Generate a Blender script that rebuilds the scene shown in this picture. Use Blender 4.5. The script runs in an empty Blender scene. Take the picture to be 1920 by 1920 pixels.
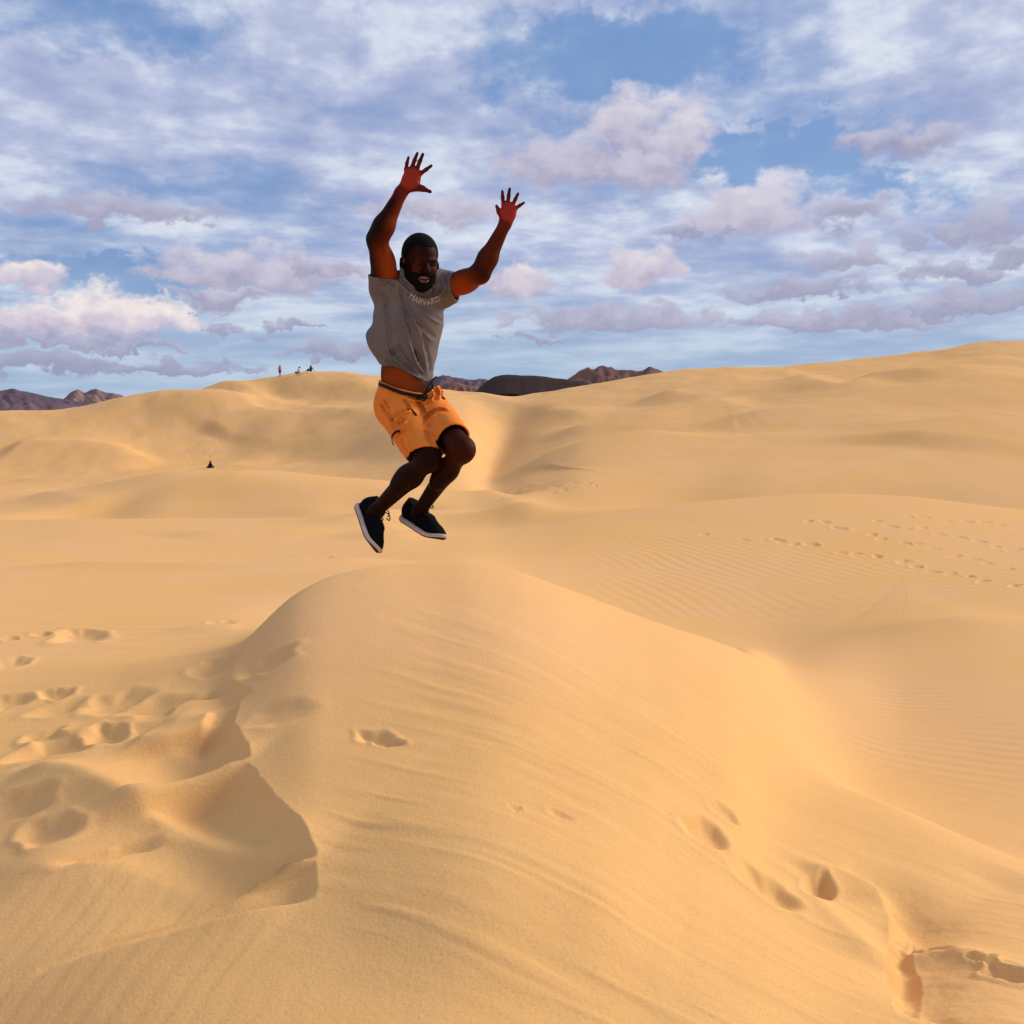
import bpy, math, random
import numpy as np
from mathutils import Vector, Matrix
from mathutils.bvhtree import BVHTree

scene = bpy.context.scene
COL = scene.collection
rng = random.Random(7)

# ------------------------------------------------------------------ camera
F_PX = 1884.0                      # focal length in photo pixels (1920 wide)
HORIZON = 750.0                    # horizon row in the photo
PITCH = math.atan((960.0 - HORIZON) / F_PX)
cam_data = bpy.data.cameras.new('camera')
cam_data.sensor_width = 36.0
cam_data.lens = F_PX / 1920.0 * 36.0
cam_data.clip_start = 0.05
cam_data.clip_end = 30000.0
cam = bpy.data.objects.new('camera', cam_data)
COL.objects.link(cam)
cam.location = (0, 0, 0)
cam.rotation_euler = (math.pi / 2 - PITCH, 0, 0)
scene.camera = cam

# ------------------------------------------------------------------ light
SUN_AZ = math.radians(66.0)        # from +Y (view) towards +X (right)
SUN_EL = math.radians(29.0)
SUN_STRENGTH = 3.65
SUN_ANGLE = math.radians(24.0)      # sun veiled by thin cloud
SKY_STRENGTH = 0.1
scene.view_settings.view_transform = 'Standard'
scene.view_settings.look = 'None'
scene.view_settings.exposure = 0.0
scene.view_settings.gamma = 1.0
scene.view_settings.use_curve_mapping = False
scene.cycles.max_bounces = 4
scene.cycles.diffuse_bounces = 3
scene.cycles.glossy_bounces = 2

sd = bpy.data.lights.new('sun', 'SUN')
sd.energy = SUN_STRENGTH
sd.angle = SUN_ANGLE
sd.color = (1.0, 0.88, 0.70)
sun = bpy.data.objects.new('sun', sd)
COL.objects.link(sun)
to_sun = Vector((math.cos(SUN_EL) * math.sin(SUN_AZ), math.cos(SUN_EL) * math.cos(SUN_AZ), math.sin(SUN_EL)))
sun.rotation_euler = to_sun.to_track_quat('Z', 'Y').to_euler()
sun.location = to_sun * 60


def lin(r, g, b):
    """8 bit sRGB to linear"""
    def f(c):
        c /= 255.0
        return c / 12.92 if c <= 0.04045 else ((c + 0.055) / 1.055) ** 2.4
    return (f(r), f(g), f(b))


def ray(px, py):
    """direction of a photo pixel, scaled to a forward distance of 1"""
    px = np.asarray(px, float); py = np.asarray(py, float)
    r = (px - 960.0) / F_PX; u = (960.0 - py) / F_PX
    Y = math.cos(PITCH) + math.sin(PITCH) * u
    Z = -math.sin(PITCH) + math.cos(PITCH) * u
    return r / Y, np.ones_like(r), Z / Y


# ------------------------------------------------------------------ sky
class Nodes:
    def __init__(self, tree):
        self.t = tree
    def new(self, kind, **kw):
        n = self.t.nodes.new(kind)
        for k, v in kw.items():
            setattr(n, k, v)
        return n
    def put(self, sock, v):
        if isinstance(v, bpy.types.NodeSocket):
            self.t.links.new(v, sock)
        else:
            sock.default_value = v
    def m(self, op, a, b=None, c=None, clamp=False):
        n = self.new('ShaderNodeMath', operation=op, use_clamp=clamp)
        self.put(n.inputs[0], a)
        if b is not None: self.put(n.inputs[1], b)
        if c is not None: self.put(n.inputs[2], c)
        return n.outputs[0]
    def v(self, op, a, b=None):
        n = self.new('ShaderNodeVectorMath', operation=op)
        self.put(n.inputs[0], a)
        if b is not None: self.put(n.inputs[1], b)
        return n.outputs[0]
    def xyz(self, x, y, z):
        n = self.new('ShaderNodeCombineXYZ')
        self.put(n.inputs[0], x); self.put(n.inputs[1], y); self.put(n.inputs[2], z)
        return n.outputs[0]
    def noise(self, vec, scale, detail=4.0, rough=0.5, dist=0.0, color=False, dim='3D'):
        n = self.new('ShaderNodeTexNoise', noise_dimensions=dim)
        self.put(n.inputs['Vector'], vec)
        n.inputs['Scale'].default_value = scale
        n.inputs['Detail'].default_value = detail
        n.inputs['Roughness'].default_value = rough
        n.inputs['Distortion'].default_value = dist
        return n.outputs['Color'] if color else n.outputs['Fac']
    def step(self, x, lo, hi, a=0.0, b=1.0):
        n = self.new('ShaderNodeMapRange', interpolation_type='SMOOTHSTEP')
        self.put(n.inputs[0], x)
        self.put(n.inputs[1], lo); self.put(n.inputs[2], hi)
        self.put(n.inputs[3], a); self.put(n.inputs[4], b)
        return n.outputs[0]
    def mix(self, fac, a, b):
        n = self.new('ShaderNodeMix', data_type='RGBA')
        self.put(n.inputs[0], fac)
        self.put(n.inputs[6], a); self.put(n.inputs[7], b)
        return n.outputs[2]
    def mixf(self, fac, a, b):
        n = self.new('ShaderNodeMix', data_type='FLOAT')
        self.put(n.inputs[0], fac)
        self.put(n.inputs[2], a); self.put(n.inputs[3], b)
        return n.outputs[0]
    def ramp(self, fac, stops):
        n = self.new('ShaderNodeValToRGB')
        self.put(n.inputs[0], fac)
        e = n.color_ramp.elements
        while len(e) < len(stops): e.new(0.5)
        for k, (p, c) in enumerate(stops):
            e[k].position = p; e[k].color = (*c[:3], 1.0)
        return n.outputs[0]


def build_world():
    w = bpy.data.worlds.new('World')
    scene.world = w
    w.use_nodes = True
    t = w.node_tree
    t.nodes.clear()
    N = Nodes(t)
    out = N.new('ShaderNodeOutputWorld')
    bg = N.new('ShaderNodeBackground')
    bg.inputs[1].default_value = SKY_STRENGTH
    sky = N.new('ShaderNodeTexSky', sky_type='NISHITA')
    sky.sun_disc = False
    sky.sun_elevation = SUN_EL
    sky.sun_rotation = SUN_AZ
    sky.altitude = 50.0
    sky.air_density = 1.0
    sky.dust_density = 1.2
    sky.ozone_density = 1.6
    K = 1.0 / SKY_STRENGTH
    def c8(r, g, b, gain=1.0):
        l = lin(r, g, b)
        return (l[0] * K * gain, l[1] * K * gain, l[2] * K * gain, 1.0)

    tc = N.new('ShaderNodeTexCoord')
    d = tc.outputs['Generated']
    sep = N.new('ShaderNodeSeparateXYZ'); t.links.new(d, sep.inputs[0])
    dx, dy, dz = sep.outputs
    # cloud-sheet coordinates: flatten towards the horizon, 3D so there is no seam
    zc = N.m('MAXIMUM', dz, 0.0)
    zl = N.m('LOGARITHM', N.m('ADD', zc, 0.09), math.e)
    sheet = N.xyz(dx, dy, N.m('MULTIPLY', zl, 0.50))
    az = N.m('ARCTAN2', dx, dy)
    el = N.m('ARCSINE', dz)

    # ---- blue air: the Nishita sky, pushed a little towards the photo's periwinkle
    blue = N.mix(0.75, sky.outputs[0], c8(104, 148, 207))
    # ---- high broken sheet
    n_big = N.noise(sheet, 2.6, 2.0, 0.5)
    n_mid = N.noise(N.v('MULTIPLY', sheet, (1.0, 1.0, 1.8)), 7.0, 5.0, 0.52)
    n_fine = N.noise(N.v('MULTIPLY', sheet, (1.0, 1.0, 1.5)), 27.0, 3.0, 0.55)

    def ang(px, py):
        x, y, z = ray(px, py)
        return math.atan2(float(x), 1.0), math.atan2(float(z), math.hypot(float(x), 1.0))

    def blob(px, py, wpx, up, dn, A, E):
        a, e = ang(px, py)
        qx = N.m('MULTIPLY_ADD', A, F_PX / wpx, -a * F_PX / wpx)
        v1 = N.m('MULTIPLY_ADD', E, F_PX / up, -e * F_PX / up)
        v2 = N.m('MULTIPLY_ADD', E, -F_PX / dn, e * F_PX / dn)
        v = N.m('MAXIMUM', v1, v2)
        f = N.m('SUBTRACT', 1.0, N.m('MULTIPLY_ADD', qx, qx, N.m('MULTIPLY', v, v)))
        return f, v1

    def backdrop(hole):
        cov = N.m('ADD', N.m('MULTIPLY', n_big, 0.70), N.m('MULTIPLY', n_mid, 0.60))
        cov = N.m('ADD', cov, N.m('MULTIPLY', n_fine, 0.10))
        if hole is not None:
            cov = N.m('SUBTRACT', cov, hole)
        sheet_a = N.step(cov, 0.40, 0.74, 0.12, 0.96)
        tone = N.m('ADD', N.m('MULTIPLY', n_mid, 0.62), N.m('MULTIPLY', n_fine, 0.42))
        sheet_c = N.ramp(N.step(tone, 0.30, 0.82),
                         [(0.0, c8(158, 170, 208)), (0.36, c8(186, 195, 223)), (0.60, c8(210, 218, 235)), (1.0, c8(238, 243, 248))])
        col = N.mix(sheet_a, blue, sheet_c)
        hz = N.step(el, 0.0, 0.15, 0.92, 0.0)
        hzc = N.mix(N.step(n_mid, 0.35, 0.65), c8(160, 184, 212), c8(186, 205, 225))
        return N.mix(hz, col, hzc)

    def banked(F, S, W, B, E, lump, col):
        """lay the low cumulus over the backdrop"""
        Fl = N.m('ADD', F, N.m('MULTIPLY', N.m('SUBTRACT', lump, 0.5), 1.25))
        Fa = N.step(N.m('ADD', Fl, N.m('MULTIPLY', N.m('SUBTRACT', n_fine, 0.5), 0.3)), -0.10, E, 0.0, 0.92)
        sh = N.m('MULTIPLY_ADD', S, 0.36, 0.42)
        sh = N.m('ADD', sh, N.m('MULTIPLY', N.m('SUBTRACT', lump, 0.5), 0.55))
        sh = N.m('MULTIPLY', N.step(sh, -0.10, 1.0), B)
        base = N.mix(W, c8(146, 151, 182), c8(184, 168, 189))
        midc = N.mix(W, c8(184, 189, 213), c8(215, 203, 217))
        topc = N.mix(W, c8(212, 217, 232), c8(251, 237, 230))
        cc = N.mix(N.step(sh, 0.0, 0.45), base, midc)
        cc = N.mix(N.step(sh, 0.36, 0.85), cc, topc)
        return N.mix(Fa, col, cc)

    # ---- the part of the sky whose clouds can be told apart
    wn = N.noise(N.xyz(az, N.m('MULTIPLY', el, 1.4), 0.0), 21.0, 5.0, 0.60, 0.0, True, '2D')
    wsep = N.new('ShaderNodeSeparateXYZ'); t.links.new(N.v('SUBTRACT', wn, (0.5, 0.5, 0.5)), wsep.inputs[0])
    azw = N.m('MULTIPLY_ADD', wsep.outputs[0], 0.090, az)
    elw = N.m('MULTIPLY_ADD', wsep.outputs[1], 0.046, el)
    az2 = N.m('MULTIPLY_ADD', wsep.outputs[0], 0.16, az)
    el2 = N.m('MULTIPLY_ADD', wsep.outputs[1], 0.09, el)
    hole = None
    for (px, py, w_, h_, s_) in ((1130, 105, 300, 88, .31), (1460, 285, 250, 52, .33), (120, 20, 330, 70, .22),
                                 (190, 520, 240, 50, .32), (1660, 345, 200, 34, .24),
                                 (620, 70, 200, 60, -.12), (300, 230, 330, 90, -.14), (1800, 150, 240, 160, -.18)):
        f, _ = blob(px, py, w_, h_, h_, az2, el2)
        f = N.m('MULTIPLY', N.m('MAXIMUM', f, 0.0), s_)
        hole = f if hole is None else N.m('ADD', hole, f)
    near_col = backdrop(hole)
    # (px, py, half width, up, down, warmth, brightness)
    banks = [
        (1185, 248, 92, 92, 90, .55, .80), (1262, 268, 88, 86, 66, .55, .82), (1075, 300, 175, 60, 56, .50, .62),
        (1180, 318, 160, 60, 42, .55, .58),
        (1410, 400, 135, 70, 46, .55, .72), (1600, 402, 90, 34, 26, .2, .45), (1305, 432, 66, 20, 18, .2, .35),
        (470, 515, 205, 54, 32, .50, .62), (590, 505, 110, 24, 18, .45, .5), (420, 556, 120, 18, 26, .4, .5),
        (215, 600, 150, 56, 26, .95, 1.0), (100, 606, 110, 34, 28, .85, .9), (40, 526, 80, 34, 22, .90, .96),
        (1205, 512, 95, 50, 30, .75, .72), (825, 402, 185, 40, 26, .55, .55), (960, 528, 78, 36, 22, .85, .75),
        (1885, 440, 82, 70, 30, .25, .42), (1590, 492, 120, 34, 20, .25, .48), (1800, 512, 90, 26, 20, .2, .40),
        (1890, 484, 60, 22, 14, .2, .4), (1770, 446, 60, 26, 16, .2, .4), (1690, 256, 100, 26, 32, .35, .5),
        (1510, 548, 150, 22, 14, .2, .40), (1830, 572, 170, 28, 18, .25, .40), (1560, 600, 230, 24, 16, .25, .40),
        (1140, 598, 220, 30, 18, .25, .45), (1010, 632, 80, 9, 7, .15, .38),
        (120, 636, 200, 20, 10, .2, .45), (262, 655, 90, 13, 6, .15, .35), (420, 622, 58, 18, 9, .15, .38),
        (550, 616, 66, 13, 7, .15, .35), (70, 682, 190, 26, 20, .1, .28), (300, 694, 190, 16, 10, .1, .30),
        (640, 660, 130, 20, 12, .15, .36), (230, 396, 210, 34, 18, .3, .36),
    ]
    F = S = W = B = None
    for (px, py, w_, up, dn, warm, bri) in banks:
        f, v1 = blob(px, py, w_, up, dn, azw, elw)
        if F is None:
            F, S = f, v1
            W = N.m('ADD', 0.0, warm); B = N.m('ADD', 0.0, bri)
        else:
            g = N.m('GREATER_THAN', f, F)
            S = N.mixf(g, S, v1); W = N.mixf(g, W, warm); B = N.mixf(g, B, bri)
            F = N.m('MAXIMUM', F, f)
    lump = N.noise(N.xyz(az, N.m('MULTIPLY', el, 1.5), 0.3), 38.0, 3.0, 0.55, 0.0, False, '2D')
    edge = N.m('MULTIPLY_ADD', N.step(el, 0.0, 0.25), 0.35, 0.60)
    near_col = banked(F, S, W, B, edge, lump, near_col)

    # ---- all round and overhead: the same sheet and the same kind of banks, from noise alone
    far_col = backdrop(None)
    bank_n = N.noise(N.v('MULTIPLY', sheet, (1.0, 1.0, 2.6)), 5.0, 4.0, 0.55)
    fF = N.m('MULTIPLY', N.m('SUBTRACT', bank_n, 0.58), 5.0)
    far_col = banked(fF, N.m('SUBTRACT', n_mid, 0.5), N.m('ADD', 0.0, 0.45), N.m('ADD', 0.0, 0.5), N.m('ADD', 0.0, 0.9), n_fine, far_col)
    # below the horizon: dull air (the ground covers it)
    far_col = N.mix(N.step(dz, -0.02, 0.0), c8(170, 165, 160, .6), far_col)

    bg2 = N.new('ShaderNodeBackground')
    bg2.inputs[1].default_value = SKY_STRENGTH
    t.links.new(near_col, bg.inputs[0])
    t.links.new(far_col, bg2.inputs[0])
    ms = N.new('ShaderNodeMixShader')
    inside = N.m('MULTIPLY', N.m('LESS_THAN', N.m('ABSOLUTE', az), 0.72),
                 N.m('MULTIPLY', N.m('LESS_THAN', el, 0.46), N.m('GREATER_THAN', el, -0.01)))
    t.links.new(inside, ms.inputs[0])
    t.links.new(bg2.outputs[0], ms.inputs[1])
    t.links.new(bg.outputs[0], ms.inputs[2])
    t.links.new(ms.outputs[0], out.inputs[0])
    w.cycles.sampling_method = 'NONE'


build_world()

# ------------------------------------------------------------------ helpers
def tag(o, label=None, cat=None, group=None, kind=None):
    if label: o['label'] = label
    if cat: o['category'] = cat
    if group: o['group'] = group
    if kind: o['kind'] = kind
    return o


def empty(name, loc):
    o = bpy.data.objects.new(name, None)
    o.empty_display_size = 0.2
    COL.objects.link(o)
    o.location = loc
    return o


def mesh_obj(name, verts, faces, mat, parent=None, smooth=True, attrs=None):
    """verts in world space; a parent is an Empty or part with a pure translation"""
    me = bpy.data.meshes.new(name)
    verts = np.asarray(verts, np.float32)
    if isinstance(faces, np.ndarray):
        nf, k = faces.shape
        me.vertices.add(len(verts)); me.vertices.foreach_set('co', verts.ravel())
        me.loops.add(nf * k); me.loops.foreach_set('vertex_index', faces.ravel().astype(np.int32))
        me.polygons.add(nf)
        me.polygons.foreach_set('loop_start', np.arange(0, nf * k, k, dtype=np.int32))
        me.update(calc_edges=True)
    else:
        me.from_pydata([tuple(map(float, v)) for v in verts], [], faces)
        me.update()
    me.validate()
    if smooth:
        me.polygons.foreach_set('use_smooth', np.ones(len(me.polygons), bool))
    if attrs:
        for k_, a in attrs.items():
            at = me.attributes.new(k_, 'FLOAT', 'POINT')
            at.data.foreach_set('value', np.asarray(a, np.float32))
    me.materials.append(mat)
    o = bpy.data.objects.new(name, me)
    COL.objects.link(o)
    if parent is not None:
        o.parent = parent
        # vertices are in world space: cancel the parents' translations
        off = Vector((0, 0, 0)); p = parent
        while p is not None:
            off += p.location; p = p.parent
        o.location = -off
    return o


def material(name, color, rough=0.6, spec=0.3):
    m = bpy.data.materials.new(name)
    m.use_nodes = True
    b = m.node_tree.nodes['Principled BSDF']
    b.inputs['Base Color'].default_value = (*color, 1)
    b.inputs['Roughness'].default_value = rough
    b.inputs['Specular IOR Level'].default_value = spec
    return m, b, Nodes(m.node_tree)


def mottled(name, color, rough=0.6, spec=0.3, amount=0.2, scale=20.0, bump=0.0, bump_scale=300.0):
    """a plain material with a little procedural variation and optional fine bump"""
    m, b, N = material(name, color, rough, spec)
    tc = N.new('ShaderNodeTexCoord')
    n = N.noise(tc.outputs['Object'], scale, 5.0, 0.6)
    lo = tuple(c * (1 - amount) for c in color) + (1,)
    hi = tuple(c * (1 + amount) for c in color) + (1,)
    N.put(b.inputs['Base Color'], N.mix(N.step(n, 0.3, 0.7), lo, hi))
    if bump:
        bn = N.new('ShaderNodeBump')
        bn.inputs['Strength'].default_value = bump
        bn.inputs['Distance'].default_value = 0.001
        N.put(bn.inputs['Height'], N.noise(tc.outputs['Object'], bump_scale, 3.0, 0.6))
        N.put(b.inputs['Normal'], bn.outputs[0])
    return m


# numpy value noise ---------------------------------------------------------
def vnoise(x, y, seed=0):
    xi = np.floor(x).astype(np.int64); yi = np.floor(y).astype(np.int64)
    fx = x - xi; fy = y - yi
    fx = fx * fx * fx * (fx * (fx * 6 - 15) + 10); fy = fy * fy * fy * (fy * (fy * 6 - 15) + 10)
    def h(a, b):
        n = (a * 374761393 + b * 668265263 + seed * 974634761) & 0x7fffffff
        n = ((n ^ (n >> 13)) * 1274126177) & 0x7fffffff
        n = n ^ (n >> 16)
        return (n & 0xffff) / 32767.5 - 1.0
    a = h(xi, yi); b = h(xi + 1, yi); c = h(xi, yi + 1); d = h(xi + 1, yi + 1)
    return (a + (b - a) * fx) * (1 - fy) + (c + (d - c) * fx) * fy


def fbm(x, y, octaves=4, seed=0, gain=0.5):
    s = 0.0; a = 1.0; t = 0.0
    for o in range(octaves):
        s = s + a * vnoise(x * 2 ** o + 17.3 * o, y * 2 ** o - 9.1 * o, seed + o)
        t += a; a *= gain
    return s / t


def sstep(x, a, b):
    t = np.clip((x - a) / (b - a), 0, 1)
    return t * t * (3 - 2 * t)


def pchip_slopes(x, y):
    """x,y: (n, K) -> slopes (n, K)"""
    h = np.diff(x, axis=1); dl = np.diff(y, axis=1) / h
    m = np.zeros_like(y)
    w1 = 2 * h[:, 1:] + h[:, :-1]; w2 = h[:, 1:] + 2 * h[:, :-1]
    a = dl[:, :-1]; b = dl[:, 1:]
    ok = a * b > 0
    with np.errstate(divide='ignore', invalid='ignore'):
        hm = (w1 + w2) / (w1 / a + w2 / b)
    m[:, 1:-1] = np.where(ok, hm, 0.0)
    m[:, 0] = dl[:, 0]; m[:, -1] = dl[:, -1]
    return m


def pchip_eval(x, y, m, q):
    """rows of x,y,m: (n,K); q: (Q,) -> (n,Q)"""
    n, K = x.shape
    res = np.empty((n, len(q)))
    for i in range(n):
        k = np.clip(np.searchsorted(x[i], q) - 1, 0, K - 2)
        h = x[i, k + 1] - x[i, k]
        t = np.clip((q - x[i, k]) / h, 0, 1)
        t2 = t * t; t3 = t2 * t
        res[i] = ((2 * t3 - 3 * t2 + 1) * y[i, k] + (t3 - 2 * t2 + t) * h * m[i, k]
                  + (-2 * t3 + 3 * t2) * y[i, k + 1] + (t3 - t2) * h * m[i, k + 1])
    return res


# ------------------------------------------------------------------ dunes
# crest and trough lines of the dune field: (photo column, photo row, distance in m)
LINES = [
    [(-250, 2060, 2.50), (0, 1985, 2.45), (300, 1945, 2.35), (600, 1925, 2.30), (900, 1915, 2.28), (1300, 1925, 2.32), (1600, 1960, 2.40), (1920, 2000, 2.40), (2200, 2030, 2.40)],
    [(-250, 1745, 3.15), (0, 1715, 3.12), (300, 1690, 3.02), (600, 1655, 2.94), (900, 1640, 2.82), (1100, 1640, 2.90), (1300, 1660, 3.12), (1600, 1720, 3.40), (1920, 1755, 3.35), (2200, 1790, 3.30)],
    [(-250, 1460, 4.15), (0, 1455, 4.1), (300, 1445, 4.0), (460, 1420, 3.95), (600, 1385, 3.95), (900, 1380, 3.9), (1200, 1425, 4.0), (1350, 1465, 4.15), (1450, 1540, 4.15), (1600, 1590, 4.05), (1800, 1650, 3.8), (1920, 1690, 3.65), (2200, 1770, 3.4)],
    [(-250, 1295, 5.3), (0, 1290, 5.3), (200, 1270, 5.3), (350, 1250, 5.2), (440, 1232, 5.2), (500, 1165, 5.5), (560, 1110, 5.8), (640, 1075, 6.1), (720, 1060, 6.3), (850, 1053, 6.5), (950, 1065, 6.5), (1030, 1090, 6.5), (1100, 1115, 6.6), (1180, 1145, 6.7), (1260, 1172, 6.8), (1340, 1190, 7.2), (1410, 1212, 7.3), (1445, 1285, 6.5), (1485, 1400, 5.5), (1530, 1455, 5.1), (1580, 1480, 4.9), (1640, 1500, 4.75), (1700, 1525, 4.6), (1800, 1570, 4.4), (1920, 1620, 4.2), (2200, 1720, 3.9)],
    [(-250, 1235, 6.3), (0, 1232, 6.3), (300, 1222, 6.3), (440, 1205, 6.3), (560, 1150, 6.6), (640, 1120, 6.9), (720, 1120, 7.1), (850, 1130, 7.4), (1000, 1190, 7.5), (1100, 1240, 7.5), (1260, 1250, 7.8), (1340, 1225, 8.2), (1400, 1218, 8.3), (1450, 1262, 7.4), (1490, 1370, 6.5), (1580, 1470, 6.0), (1700, 1530, 5.6), (1920, 1595, 5.3), (2200, 1640, 5.2)],
    [(-250, 1180, 7.6), (0, 1180, 7.6), (300, 1175, 7.6), (440, 1170, 7.6), (560, 1175, 7.6), (700, 1195, 8.0), (850, 1215, 8.5), (1000, 1273, 9.0), (1100, 1294, 9.0), (1260, 1270, 9.3), (1400, 1213, 10.2), (1500, 1290, 8.2), (1700, 1355, 7.6), (1920, 1365, 7.2), (2200, 1365, 7.0)],
    [(-250, 1108, 12), (0, 1110, 12), (400, 1102, 12.2), (640, 1090, 12.5), (850, 1100, 13), (1000, 1149, 13), (1200, 1185, 13), (1420, 1197, 13), (1600, 1186, 12.5), (1920, 1163, 12), (2200, 1150, 12)],
    [(-250, 1040, 20), (0, 1042, 20), (400, 1047, 20), (700, 1045, 20), (850, 1042, 20), (1000, 1062, 19), (1200, 1072, 18.5), (1450, 1066, 18.5), (1700, 1055, 18.5), (1920, 1050, 18.5), (2200, 1045, 18.5)],
    [(-250, 978, 36), (0, 976, 36), (200, 973, 36), (450, 971, 37), (700, 972, 37), (830, 988, 34), (920, 990, 33), (990, 985, 32), (1100, 968, 32), (1300, 943, 33), (1450, 928, 34), (1560, 923, 34), (1700, 928, 33), (1800, 940, 32), (1920, 955, 31), (2200, 985, 30)],
    [(-250, 975, 41), (0, 972, 41), (200, 988, 40.5), (450, 992, 41), (700, 988, 41), (830, 972, 41), (920, 985, 40), (1000, 985, 40), (1100, 985, 40), (1300, 1000, 40), (1600, 1000, 40), (1920, 1010, 38), (2200, 1015, 38)],
    [(-250, 950, 47), (0, 945, 47), (100, 935, 46), (220, 918, 46), (350, 906, 46), (500, 904, 46), (700, 908, 47), (830, 935, 48), (905, 945, 50), (950, 938, 54), (1000, 918, 54), (1100, 900, 52), (1300, 905, 50), (1450, 897, 49), (1700, 890, 49), (1920, 885, 49), (2200, 880, 49)],
    [(-250, 925, 66), (0, 925, 66), (220, 922, 66), (400, 922, 66), (600, 922, 65), (700, 916, 62), (830, 905, 57), (880, 905, 60), (910, 925, 62), (945, 905, 69), (1000, 885, 68), (1100, 862, 64), (1300, 852, 62), (1500, 838, 62), (1700, 818, 62), (1920, 798, 62), (2200, 790, 62)],
    [(-250, 905, 95), (0, 903, 96), (100, 902, 97), (285, 885, 101), (400, 876, 105), (500, 871, 104), (640, 868, 96), (750, 866, 80), (830, 865, 70), (880, 868, 73), (910, 896, 78), (945, 868, 85), (1000, 850, 82), (1100, 828, 79), (1300, 808, 76), (1500, 792, 76), (1700, 772, 76), (1920, 748, 76), (2200, 735, 76)],
    [(-250, 848, 112), (0, 843, 112), (140, 840, 112), (220, 850, 111), (285, 878, 107), (350, 852, 114), (450, 832, 117), (520, 815, 117), (640, 810, 112), (750, 812, 98), (830, 815, 85), (880, 818, 88), (920, 845, 93), (950, 835, 100), (1000, 812, 96), (1140, 790, 94), (1300, 770, 92), (1500, 748, 91), (1700, 728, 91), (1920, 703, 91), (2200, 690, 91)],
    [(-250, 800, 121), (0, 800, 121), (150, 800, 122), (300, 795, 124), (390, 808, 123), (450, 795, 125), (520, 774, 128), (640, 775, 124), (750, 773, 112), (830, 775, 101), (880, 780, 103), (920, 800, 105), (955, 800, 110), (1050, 782, 107), (1140, 770, 105), (1300, 743, 105), (1500, 720, 105), (1700, 698, 105), (1920, 673, 105), (2200, 665, 105)],
    [(-250, 775, 132), (0, 769, 132), (80, 770, 132), (150, 757, 132), (220, 740, 132), (300, 725, 132), (340, 722, 132), (400, 724, 132), (450, 736, 132), (520, 768, 132), (600, 764, 133), (700, 757, 128), (830, 750, 118), (880, 757, 118), (920, 770, 118), (960, 772, 119), (1050, 750, 117), (1140, 735, 116), (1300, 712, 117), (1500, 702, 117), (1700, 684, 117), (1920, 656, 117), (2200, 650, 117)],
    [(-250, 800, 146), (0, 800, 146), (200, 775, 145), (340, 752, 141), (430, 752, 139), (520, 765, 138), (600, 735, 140), (700, 725, 138), (830, 738, 131), (900, 752, 128), (950, 757, 127), (1050, 738, 124), (1140, 722, 124), (1300, 702, 124), (1500, 692, 124), (1700, 672, 124), (1920, 645, 124), (2200, 640, 124)],
    [(-250, 815, 165), (0, 812, 163), (200, 780, 158), (340, 735, 152), (430, 722, 150), (525, 703, 148), (590, 693, 147), (640, 696, 147), (705, 703, 146), (830, 728, 141), (890, 744, 137), (940, 749, 134), (1000, 740, 132), (1110, 718, 131), (1250, 697, 131), (1350, 687, 130), (1450, 688, 130), (1560, 675, 130), (1660, 662, 130), (1740, 659, 130), (1800, 646, 130), (1850, 638, 130), (1920, 637, 130), (2200, 655, 130)],
    [(-250, 850, 215), (2200, 850, 215)],
    [(-250, 868, 420), (2200, 868, 420)],
    [(-250, 762, 9000), (2200, 762, 9000)],
]


def line_resample(pts, px):
    a = np.array(pts, float)
    x = a[None, :, 0]
    if a.shape[0] == 2:
        y = np.interp(px, a[:, 0], a[:, 1]); l = np.interp(px, a[:, 0], np.log(a[:, 2]))
        return y, np.exp(l)
    y = pchip_eval(x, a[None, :, 1], pchip_slopes(x, a[None, :, 1]), px)[0]
    l = np.log(a[None, :, 2])
    l = pchip_eval(x, l, pchip_slopes(x, l), px)[0]
    return y, np.exp(l)


# polar grid round the standpoint: fine where the photo looks, coarse elsewhere
ph_c = np.linspace(-0.60, 0.60, 1081)
ph_l = -0.60 - np.cumsum(np.linspace(0.004, 0.16, 31))
ph_l = ph_l[ph_l > -math.pi]
PHI = np.concatenate([[-math.pi], ph_l[::-1], ph_c, -ph_l, [math.pi]])
def logspan(a, b, s):
    return np.exp(np.arange(math.log(a), math.log(b), s))
RAD = np.concatenate([logspan(0.35, 2.0, 0.12), logspan(2.0, 9.0, 0.0040), logspan(9.0, 32.0, 0.0052),
                      logspan(32.0, 165.0, 0.0052), logspan(165.0, 9000.0, 0.09), [9000.0]])
_k = np.concatenate([[True], np.diff(np.log(RAD)) > 0.0025]); RAD = RAD[_k]
LR = np.log(RAD)


def base_table():
    px = np.linspace(-250, 2200, 1226)
    cr, cz = [], []
    for pts in LINES:
        y, d = line_resample(pts, px)
        X, Y, Z = ray(px, y)
        X, Y, Z = X * d, Y * d, Z * d
        ph = np.arctan2(X, Y); r = np.hypot(X, Y)
        cr.append(np.interp(PHI, ph, np.log(r))); cz.append(np.interp(PHI, ph, Z))
    # ground under the photographer's feet
    cr.insert(0, np.full(len(PHI), math.log(0.3))); cz.insert(0, np.full(len(PHI), -1.50))
    cr.insert(1, np.full(len(PHI), math.log(1.2))); cz.insert(1, 0.6 * cz[1] + 0.4 * -1.50)
    cr = np.array(cr).T; cz = np.array(cz).T
    for k in range(1, cr.shape[1]):
        cr[:, k] = np.maximum(cr[:, k], cr[:, k - 1] + 0.02)
    return pchip_eval(cr, cz, pchip_slopes(cr, cz), LR)      # (nphi, nr)


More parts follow.
